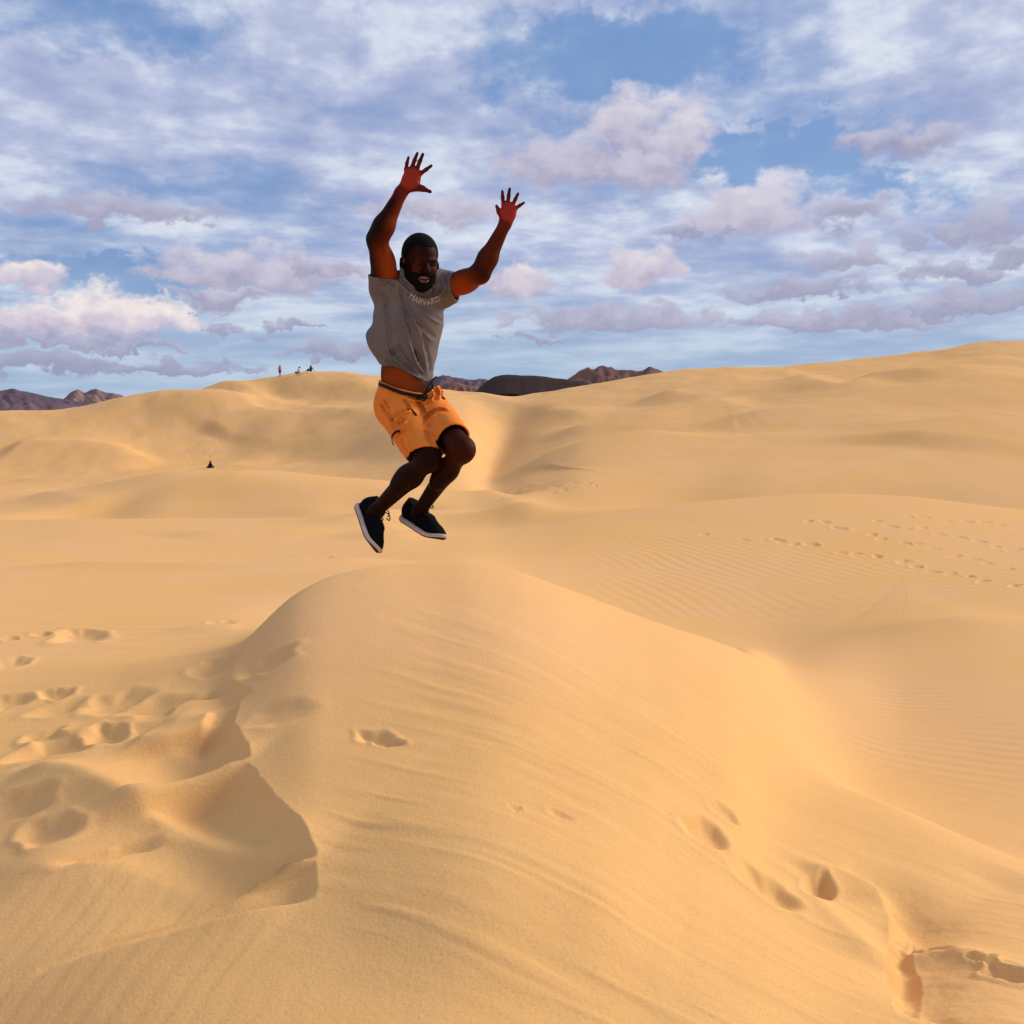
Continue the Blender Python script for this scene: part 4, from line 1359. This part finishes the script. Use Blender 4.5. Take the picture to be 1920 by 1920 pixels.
    c1 = spline([on_cloth(765, 737, .006), on_cloth(783, 740, .010), on_cloth(795, 739, .016), P3(800, 731, -.155), P3(806, 720, -.165), P3(813, 710, -.165), P3(818, 706, -.16)], 5)
    c2 = spline([on_cloth(795, 739, .016), P3(801, 741, -.16), on_cloth(796, 750, .010), on_cloth(786, 749, .010), on_cloth(775, 742, .008)], 5)
    c3 = spline([on_cloth(794, 738, .018), P3(803, 733, -.16), P3(812, 723, -.16), P3(806, 718, -.16)], 5)
    cv, cf = join([tube(c1, 0.0032), tube(c2, 0.0038), tube(c3, 0.0030)])
    mesh_obj('drawstring', cv, cf, cordm, shorts)
    # zips: two front pockets and the thigh pocket with its puller
    z1 = spline([on_cloth(771, 767), on_cloth(776, 773), on_cloth(781, 779)], 4)
    z2 = spline([on_cloth(828, 741), on_cloth(831, 746), on_cloth(833, 749)], 4)
    z3 = spline([on_cloth(750, 809), on_cloth(743, 809), on_cloth(738, 814), on_cloth(735, 820)], 4)
    for zz, r_ in ((z1, 0.0048), (z2, 0.0055), (z3, 0.0052)):
        zv, zf = tube(zz, r_, 8)
        mesh_obj('zip', zv, zf, cordm, shorts)
    pv, pf = tube(spline([on_cloth(735, 820, .004), P3(735, 827, -.13), P3(738, 835, -.13)], 3), 0.0022, 6)
    mesh_obj('zip_puller', pv, pf, cordm, shorts)

    v, q = B.mesh(1)
    # tone: palms; sand-bounce light painted orange on the arms, same orange on belly, knee
    def near(p, r0, r1): return 1 - sstep(np.linalg.norm(v - p, axis=1), r0, r1)
    nrm = np.zeros_like(v)
    fn = np.cross(v[q[:, 2]] - v[q[:, 0]], v[q[:, 3]] - v[q[:, 1]])
    for i in range(4):
        for c_ in range(3): nrm[:, c_] += np.bincount(q[:, i], fn[:, c_], len(v))
    nrm /= np.linalg.norm(nrm, axis=1)[:, None] + 1e-12
    palm = np.zeros(len(v))
    for (pc, rr) in palms:
        palm = np.maximum(palm, near(pc, rr * 0.85, rr * 1.30) * sstep(-nrm[:, 1], 0.15, 0.75))
        palm = np.maximum(palm, 0.30 * near(pc, rr * 1.2, rr * 3.0) * sstep(-nrm[:, 1], 0.0, 0.5))
    bounce_tone = np.zeros(len(v))
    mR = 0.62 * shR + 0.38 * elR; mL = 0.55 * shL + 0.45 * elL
    bounce_tone = np.maximum(bounce_tone, 0.85 * near(mR + np.array([0.03, -0.03, 0]), 0.02, 0.17) * sstep(nrm[:, 0] * 0.8 - nrm[:, 1] * 0.5 - nrm[:, 2] * 0.3, -0.3, 0.9))
    bounce_tone = np.maximum(bounce_tone, 0.85 * near(mL + np.array([0.0, -0.03, -0.02]), 0.02, 0.17) * sstep(-nrm[:, 1] * 0.8 - nrm[:, 2] * 0.5, -0.4, 0.9))
    bounce_tone = np.maximum(bounce_tone, 0.42 * near(elR * 0.5 + wrR * 0.5, 0.02, 0.18) * sstep(nrm[:, 0] - 0.4 * nrm[:, 1], 0.2, 1.0))
    bounce_tone = np.maximum(bounce_tone, 0.85 * near(P3(748, 715, -0.10), 0.04, 0.15) * sstep(-nrm[:, 1], -0.1, 0.6))
    bounce_tone = np.maximum(bounce_tone, 0.10 * near(knL, 0.03, 0.13))
    bounce_tone = np.maximum(bounce_tone, 0.22 * near(elL * 0.5 + wrL * 0.5, 0.02, 0.18) * sstep(-nrm[:, 1] + 0.3 * nrm[:, 0], -0.2, 1.0))
    body = mesh_obj('body', v, q, skin, root, True, {'palm': np.clip(palm, 0, 1), 'bounce_tone': np.clip(bounce_tone, 0, 1)})

    # --- sneakers
    def sneaker(heel, toe, upv, ankle, lace_side):
        L = 0.285
        f = toe - heel; f /= np.linalg.norm(f)
        R = basis(f, upv)
        def S(x, ff, u): return heel + R @ np.array([x, ff, u])
        lo_ = np.min([S(x, ff, u) for x in (-.09, .09) for ff in (-.05, .34) for u in (-.03, .17)], axis=0)
        hi_ = np.max([S(x, ff, u) for x in (-.09, .09) for ff in (-.05, .34) for u in (-.03, .17)], axis=0)
        side = R[:, 0]
        U = Field(lo_, hi_, 0.0035)
        U.ell(S(0, 0.040, 0.052), (0.034, 0.042, 0.045), R, 0.02)
        U.cone(S(0, 0.050, 0.055), S(0, 0.140, 0.050), 0.040, 0.041, 0.02, side, 0.86)
        U.cone(S(0, 0.140, 0.048), S(0, 0.225, 0.032), 0.041, 0.030, 0.02, side, 1.12)
        U.ell(S(0, 0.238, 0.026), (0.041, 0.047, 0.024), R, 0.02)
        U.cone(S(0, 0.050, 0.06), S(0, 0.050, 0.100), 0.037, 0.036, 0.02)
        U.cone(S(0, 0.085, 0.075), S(0, 0.155, 0.062), 0.024, 0.020, 0.02)
        X, Y, Z = U.grid((slice(None),) * 3)
        dx, dy, dz = X - heel[0], Y - heel[1], Z - heel[2]
        lx = dx * R[0, 0] + dy * R[1, 0] + dz * R[2, 0]
        lf_ = dx * R[0, 1] + dy * R[1, 1] + dz * R[2, 1]
        lu = dx * R[0, 2] + dy * R[1, 2] + dz * R[2, 2]
        spring = 0.030 * np.clip((lf_ - 0.19) / 0.10, 0, 1.3) ** 2 + 0.010 * np.clip((0.04 - lf_) / 0.04, 0, 1.3) ** 2
        lus = lu - spring
        up_f = np.maximum(U.f, 0.012 - lus)
        up_f = np.maximum(up_f, lu - (0.098 + 0.30 * np.clip(0.045 - lf_, -0.06, 0.05)))          # collar
        w_ = 0.033 + 0.011 * sstep(lf_, 0.06, 0.20) + 0.004 * sstep(lus, 0.03, 0.0)
        mid_ = np.clip(lf_, 0.040, 0.238)
        sole2 = np.sqrt(lx ** 2 + (lf_ - mid_) ** 2) - w_
        thick = 0.0145 - 0.002 * sstep(lf_, 0.1, 0.24)
        so_f = np.maximum(sole2, np.maximum(lus - thick, -(lus + 0.002))) - 0.001
        ou_f = np.maximum(sole2 + 0.004, np.maximum(lus + 0.001, -(lus + 0.008)))
        U.f = up_f.astype(np.float32); uv, uq = U.mesh(1)
        shoe = mesh_obj('sneaker', uv, uq, shoem, root)
        U.f = so_f.astype(np.float32); v1, q1 = U.mesh(1)
        mesh_obj('sole', v1, q1, solem, shoe)
        U.f = ou_f.astype(np.float32); v2, q2 = U.mesh(1)
        mesh_obj('outsole', v2, q2, outm, shoe)
        lc = []
        for k in range(4):
            ff = 0.105 + 0.022 * k; uu = 0.098 - 0.0105 * k
            lc.append(tube(spline([S(-0.022, ff, uu - 0.008), S(0, ff + 0.006, uu + 0.003), S(0.022, ff, uu - 0.008)], 4), 0.0028, 6))
        k0 = S(0, 0.100, 0.100)
        for a_ in (-1, 1):
            lc.append(tube(spline([k0, k0 + R @ np.array([a_ * .020, .012, .018]), k0 + R @ np.array([a_ * .030, .036, .010]), k0 + R @ np.array([a_ * .014, .030, .002])], 5), 0.0026, 6))
        lc.append(tube(spline([k0, k0 + R @ np.array([lace_side * .012, .010, .022]), k0 + R @ np.array([lace_side * .02, .040, .026]), k0 + R @ np.array([lace_side * .026, .058, .016])], 5), 0.0026, 6))
        a_, b_ = join(lc)
        mesh_obj('lace', a_, b_, cordm, shoe)
    sneaker(P3(668, 947, 0.02), P3(699, 1034, -0.16), np.array([1.0, -0.10, 0.30]), anR, 1)
    sneaker(P3(752, 972, 0.02), P3(827, 1017, -0.17), np.array([0.55, -0.25, 0.80]), anL, 1)
    return root


build_man()

# ------------------------------------------------------------------ far hills
PLAIN_Z = -34.0


def far_hill(name, label, skyline, dist, depth, mat, seed, rough=0.24, nx=170, nd=56, front=0.55, fine=1.0):
    """a ridge of rock: its crest follows the skyline, spurs and gullies run down both sides"""
    a = np.array(skyline, float)
    px = np.linspace(a[0, 0], a[-1, 0], nx)
    py = pchip_eval(a[None, :, 0], a[None, :, 1], pchip_slopes(a[None, :, 0], a[None, :, 1]), px)[0]
    x, y, z = ray(px, py)
    X0 = x * dist; top = z * dist
    wob = 1.0 * (top - PLAIN_Z)
    v = np.linspace(-1, 1, nd)
    V, Xg = np.meshgrid(v, X0)
    T = np.broadcast_to(top[:, None], V.shape)
    U = (Xg - X0[0]) / (depth)
    Yg = dist + V * depth * np.where(V < 0, front, 0.8)
    prof = np.abs(V) ** 0.85
    rid = 1 - np.abs(fbm(U * 7.0 + 0.5 * V, V * 1.7 + 2, 4, seed, 0.55)) * 2.0
    small = fbm(U * 26, V * 9, 4, seed + 11, 0.6)
    env = np.clip(prof * (1 - prof) * 4, 0, 1) ** 0.7
    H = (T - PLAIN_Z)
    Z = PLAIN_Z - 2 + (H + 2) * (1 - prof) + H * env * rough * (rid - 0.35) * 0.9 + fine * H * 0.05 * small * (0.25 + env)
    crest = 1 - np.clip(np.abs(V) / 0.06, 0, 1)
    Z = np.minimum(Z, T + fine * H * 0.03 * small)
    Xg = Xg * (Yg / dist)
    verts = np.stack([Xg, Yg, Z], -1).reshape(-1, 3)
    i = np.arange(nx - 1)[:, None] * nd + np.arange(nd - 1)[None, :]
    faces = np.stack([i, i + nd, i + nd + 1, i + 1], -1).reshape(-1, 4)
    o = mesh_obj(name, verts, faces, mat)
    tag(o, label, None, None, 'structure')
    return Xg, Yg, Z


def rock(name, c1, c2, scale):
    m, b, N = material(name, c1, 0.95, 0.08)
    tc = N.new('ShaderNodeTexCoord')
    n = N.noise(tc.outputs['Object'], scale, 6.0, 0.62)
    n2 = N.noise(tc.outputs['Object'], scale * 9, 4.0, 0.6)
    f = N.m('ADD', N.m('MULTIPLY', n, 0.7), N.m('MULTIPLY', n2, 0.3))
    N.put(b.inputs['Base Color'], N.mix(N.step(f, 0.35, 0.65), (*c1, 1), (*c2, 1)))
    return m


def build_hills():
    m1 = rock('purple_rock', (0.100, 0.070, 0.098), (0.170, 0.110, 0.120), 0.006)
    m2 = rock('rose_rock', (0.180, 0.110, 0.105), (0.270, 0.165, 0.135), 0.008)
    m3 = rock('dark_rock', (0.040, 0.024, 0.022), (0.062, 0.038, 0.034), 0.010)
    m4 = rock('umber_rock', (0.125, 0.068, 0.066), (0.230, 0.120, 0.092), 0.007)
    far_hill('mountain', 'low purple mountain at the left edge behind the dunes',
             [(-420, 756), (-260, 742), (-140, 736), (-60, 738), (0, 733), (22, 728), (36, 732), (60, 736), (84, 742), (112, 747), (150, 752), (230, 760), (300, 768)], 2600, 420, m1, 3)
    far_hill('mountain', 'rosy twin-topped mountain just behind the left-hand dune crest',
             [(60, 772), (100, 756), (122, 745), (136, 733), (146, 730), (158, 735), (168, 731), (178, 727), (188, 731), (200, 735), (222, 738), (250, 748), (300, 758), (380, 768)], 3300, 420, m2, 8)
    far_hill('mountain', 'faint mauve range seen to the right of the man\'s waist',
             [(640, 735), (720, 722), (790, 712), (820, 706), (838, 703), (855, 708), (880, 710), (905, 709), (940, 714), (1000, 722), (1080, 735)], 4200, 500, m1, 12)
    far_hill('mountain', 'rust-brown foothill at the foot of the mauve range',
             [(700, 752), (780, 735), (830, 720), (850, 716), (880, 722), (910, 728), (960, 740), (1000, 752)], 3000, 360, m4, 23)
    far_hill('mountain', 'double-peaked brown mountain behind the dark hill',
             [(1000, 735), (1040, 722), (1066, 708), (1086, 694), (1102, 689), (1112, 690), (1124, 684), (1140, 687), (1158, 691), (1180, 691), (1204, 689), (1217, 685), (1232, 690), (1252, 696), (1290, 706), (1340, 722), (1400, 740)], 2700, 420, m4, 31)
    Xg, Yg, Z = far_hill('hill', 'near-black rocky hill rising behind the saddle between the dunes',
             [(800, 775), (850, 760), (880, 742), (900, 722), (916, 708), (932, 700), (946, 698), (970, 699), (1005, 700), (1050, 705), (1085, 711), (1120, 718), (1170, 730), (1240, 750), (1300, 770)], 640, 150, m3, 44, 0.04, fine=0.25)
    # ---- scrub along the hill's foot: a dark uncountable fringe
    R = random.Random(5)
    verts, faces = [], []
    nx, nd = Z.shape
    cand = []
    for i in range(nx):
        for j in range(nd // 2):
            d = Yg[i, j]
            yy = HORIZON - Z[i, j] / d * F_PX
            xx = 960 + Xg[i, j] / d * F_PX
            lim = np.interp(xx, [860, 885, 905, 925, 950, 975, 1010], [752, 741, 738, 740, 738, 743, 748])
            if 868 < xx < 1010 and lim < yy < 756: cand.append((Xg[i, j], d, Z[i, j]))
    for (x, y, z) in cand:
        for _ in range(5):
            cx, cy, cz = x + R.uniform(-2.5, 2.5), y + R.uniform(-2, 2), z + R.uniform(-0.2, 0.5)
            s = R.uniform(0.7, 1.6)
            for _k in range(26):
                th = R.uniform(0, 6.283); ph = math.acos(R.uniform(-0.1, 1)); rr = s * R.uniform(0.5, 1.0)
                p = np.array([cx + rr * math.sin(ph) * math.cos(th), cy + rr * math.sin(ph) * math.sin(th), cz + 0.8 * rr * math.cos(ph)])
                e1 = np.array([R.gauss(0, 1), R.gauss(0, 1), R.gauss(0, 1)]); e1 *= 0.30 / np.linalg.norm(e1)
                e2 = np.array([R.gauss(0, 1), R.gauss(0, 1), R.gauss(0, 1)]); e2 *= 0.30 / np.linalg.norm(e2)
                o = len(verts)
                verts += [p - e1, p + e2, p + e1, p - e2]; faces.append((o, o + 1, o + 2, o + 3))
    leaf = mottled('scrub_leaves', (0.022, 0.022, 0.014), 0.9, 0.1, 0.4, 0.6)
    s = mesh_obj('scrub', verts, faces, leaf, None, False)
    tag(s, 'dark scrub fringe along the foot of the near-black hill', 'scrub', None, 'stuff')


build_hills()


# ------------------------------------------------------------------ people far off on the sand
def far_person(px, py, label, body, clothes, group=None, scale=1.0, turn=0.0):
    """body: list of capsules (a, b, ra, rb) in m, x right, y away, z up from the sand; clothes: (name, colour, capsules)"""
    b = np.array(ground(px, py, ZG))
    root = empty('person', b + np.array([0, 0, 0.0]))
    tag(root, label, 'person', group)
    c, s_ = math.cos(turn), math.sin(turn)
    def T(p):
        p = np.array(p, float) * scale
        return b + np.array([p[0] * c - p[1] * s_, p[0] * s_ + p[1] * c, p[2] - 0.03])
    def build(name, caps, mat, grow=0.0, k=0.03):
        pts = np.array([T(p) for cap in caps for p in cap[:2]])
        F_ = Field(pts.min(0) - 0.24, pts.max(0) + 0.24, 0.014)
        for (p, q, ra, rb) in caps:
            F_.cone(T(p), T(q), ra * scale + grow, rb * scale + grow, k)
        v, f = F_.mesh(1)
        return mesh_obj(name, v, f, mat, root)
    build('body', body[1], body[0])
    for (name, mat, caps) in clothes:
        build(name, caps, mat, 0.0, 0.04)


def build_people():
    skin_l = mottled('tanned_skin', (0.46, 0.20, 0.115), 0.6, 0.2)
    skin_d = mottled('brown_skin', (0.06, 0.028, 0.018), 0.6, 0.2)
    dark = mottled('dark_hair', (0.012, 0.010, 0.016), 0.8, 0.1)
    pink = mottled('pink_top', (0.62, 0.24, 0.38), 0.85, 0.1)
    brownc = mottled('brown_shorts', (0.085, 0.022, 0.022), 0.85, 0.1)
    white = mottled('white_shirt', (0.62, 0.56, 0.48), 0.85, 0.1)
    teal = mottled('dark_teal_cap', (0.012, 0.03, 0.036), 0.8, 0.1)
    tan = mottled('tan_trousers', (0.20, 0.088, 0.022), 0.85, 0.1)
    black = mottled('black_clothes', (0.010, 0.009, 0.014), 0.85, 0.1)
    # standing woman, seen from behind and a little to the side
    far_person(525, 706, 'standing person with long dark hair and pink top on the distant dune crest',
        (skin_l, [((-.09, .02, .05), (-.08, .0, .48), .045, .058), ((-.08, 0, .48), (-.07, 0, .88), .062, .085), ((-.12, -.10, .03), (-.09, .03, .05), .035, .042),
                  ((.10, 0, .05), (.08, 0, .48), .045, .058), ((.08, 0, .48), (.07, 0, .88), .062, .085), ((.10, -.12, .03), (.10, .02, .05), .035, .042),
                  ((0, 0, .92), (0, 0, 1.36), .125, .13), ((0, 0, 1.40), (0, 0, 1.52), .05, .05), ((0, -.01, 1.56), (0, -.02, 1.63), .085, .09),
                  ((-.18, 0, 1.38), (-.22, .0, 1.10), .042, .036), ((-.22, 0, 1.10), (-.19, -.06, .86), .034, .028), ((.18, 0, 1.38), (.23, 0, 1.10), .042, .036), ((.23, 0, 1.10), (.20, -.06, .86), .034, .028)]),
        [('top', pink, [((0, 0, 1.00), (0, 0, 1.36), .145, .145), ((-.17, 0, 1.38), (.17, 0, 1.38), .06, .06)]),
         ('shorts', brownc, [((0, 0, .90), (0, 0, 1.0), .15, .145), ((-.07, 0, .90), (-.085, 0, .64), .105, .095), ((.07, 0, .90), (.085, 0, .64), .105, .095)]),
         ('hair', dark, [((0, .02, 1.63), (0, .04, 1.55), .105, .10), ((0, .06, 1.55), (-.02, -.12, 1.18), .10, .08), ((0, .08, 1.5), (-.02, .13, 1.15), .09, .08)])])
    # crouching figure bent forward under a cap
    far_person(558, 704, 'crouching person in white top and dark cap on the distant crest',
        (skin_l, [((-.12, 0, .06), (-.30, -.1, .50), .05, .065), ((-.30, -.1, .50), (-.10, 0, .42), .075, .09), ((.22, -.1, .06), (.20, -.25, .48), .05, .06), ((.20, -.25, .48), (-.05, 0, .42), .07, .09),
                  ((-.05, 0, .42), (.15, 0, .88), .12, .13), ((.20, -.02, .98), (.24, -.04, 1.06), .05, .06), ((.27, -.05, 1.12), (.29, -.06, 1.16), .085, .09),
                  ((.20, -.16, .86), (.30, -.24, .62), .042, .034), ((.30, -.24, .62), (.30, -.26, .42), .032, .028), ((.16, .14, .86), (.30, .1, .62), .042, .034), ((.30, .1, .62), (.34, 0, .40), .032, .028), ((.22, -.1, .05), (.36, -.14, .04), .045, .035)]),
        [('top', white, [((.02, 0, .52), (.17, 0, .90), .145, .15), ((.17, -.16, .88), (.17, .16, .88), .07, .07)]),
         ('trousers', tan, [((-.16, 0, .20), (-.30, -.1, .50), .065, .08), ((-.30, -.1, .50), (-.08, 0, .42), .09, .11), ((.215, -.14, .20), (.20, -.25, .48), .06, .075), ((.20, -.25, .48), (-.05, 0, .42), .085, .105)]),
         ('cap', teal, [((.25, -.04, 1.20), (.30, -.06, 1.21), .10, .10), ((.34, -.08, 1.18), (.47, -.12, 1.13), .05, .04)])])
    # sitting, leaning back on one arm
    far_person(583, 696, 'person in black sitting propped on one arm atop the distant crest',
        (skin_d, [((.0, 0, .14), (.02, 0, .56), .13, .14), ((.02, 0, .62), (.0, -.02, .74), .05, .05), ((-.01, -.02, .80), (-.01, -.02, .86), .085, .09),
                  ((.16, 0, .55), (.34, .08, .30), .042, .036), ((.34, .08, .30), (.50, .12, .04), .034, .030), ((-.15, -.04, .54), (-.28, -.16, .36), .042, .034), ((-.28, -.16, .36), (-.42, -.2, .30), .032, .028),
                  ((-.04, -.08, .14), (-.42, -.15, .34), .09, .06), ((-.42, -.15, .34), (-.60, -.18, .05), .055, .04), ((-.04, .1, .14), (-.45, .1, .16), .09, .06), ((-.45, .1, .16), (-.82, .1, .05), .055, .04)]),
        [('top', black, [((.0, 0, .18), (.02, 0, .56), .155, .15), ((-.15, 0, .57), (.16, 0, .57), .065, .065), ((.16, 0, .56), (.30, .06, .36), .058, .05), ((-.15, -.03, .55), (-.26, -.14, .38), .056, .048)]),
         ('trousers', black, [((0, 0, .14), (-.04, 0, .15), .17, .15), ((-.04, -.08, .14), (-.42, -.15, .34), .105, .075), ((-.42, -.15, .34), (-.57, -.18, .10), .068, .052), ((-.04, .1, .14), (-.45, .1, .16), .105, .075), ((-.45, .1, .16), (-.74, .1, .07), .068, .052)]),
         ('hair', dark, [((0, .02, .86), (.0, .04, .78), .105, .10), ((0, .05, .78), (.02, .10, .60), .10, .08)])])
    # lone sitter in the valley
    far_person(395, 877, 'lone dark-clothed person sitting in the valley left of the man',
        (skin_d, [((-.04, 0, .10), (-.02, 0, .44), .11, .12), ((-.02, 0, .48), (-.02, 0, .54), .05, .05), ((-.02, -.02, .59), (-.02, -.02, .64), .085, .09),
                  ((-.14, 0, .40), (-.22, -.04, .20), .042, .034), ((-.22, -.04, .20), (-.12, -.16, .12), .032, .028), ((.10, 0, .40), (.20, -.06, .22), .042, .034), ((.20, -.06, .22), (.12, -.18, .14), .032, .028),
                  ((.02, 0, .10), (.32, -.12, .14), .09, .06), ((.32, -.12, .14), (.06, -.26, .06), .055, .04), ((-.06, 0, .10), (-.30, -.14, .12), .09, .06), ((-.30, -.14, .12), (.02, -.30, .06), .055, .04)]),
        [('top', black, [((-.04, 0, .12), (-.02, 0, .42), .135, .13), ((-.13, 0, .41), (.10, 0, .41), .06, .06), ((-.13, 0, .41), (-.20, -.03, .26), .055, .048), ((.10, 0, .41), (.18, -.05, .27), .055, .048)]),
         ('trousers', black, [((.02, 0, .10), (.32, -.12, .14), .105, .075), ((.32, -.12, .14), (.10, -.25, .07), .07, .055), ((-.06, 0, .10), (-.30, -.14, .12), .105, .075), ((-.30, -.14, .12), (-.02, -.29, .07), .07, .055)]),
         ('hair', dark, [((-.02, .01, .66), (-.02, .03, .60), .102, .098)])], None, 0.98)


build_people()
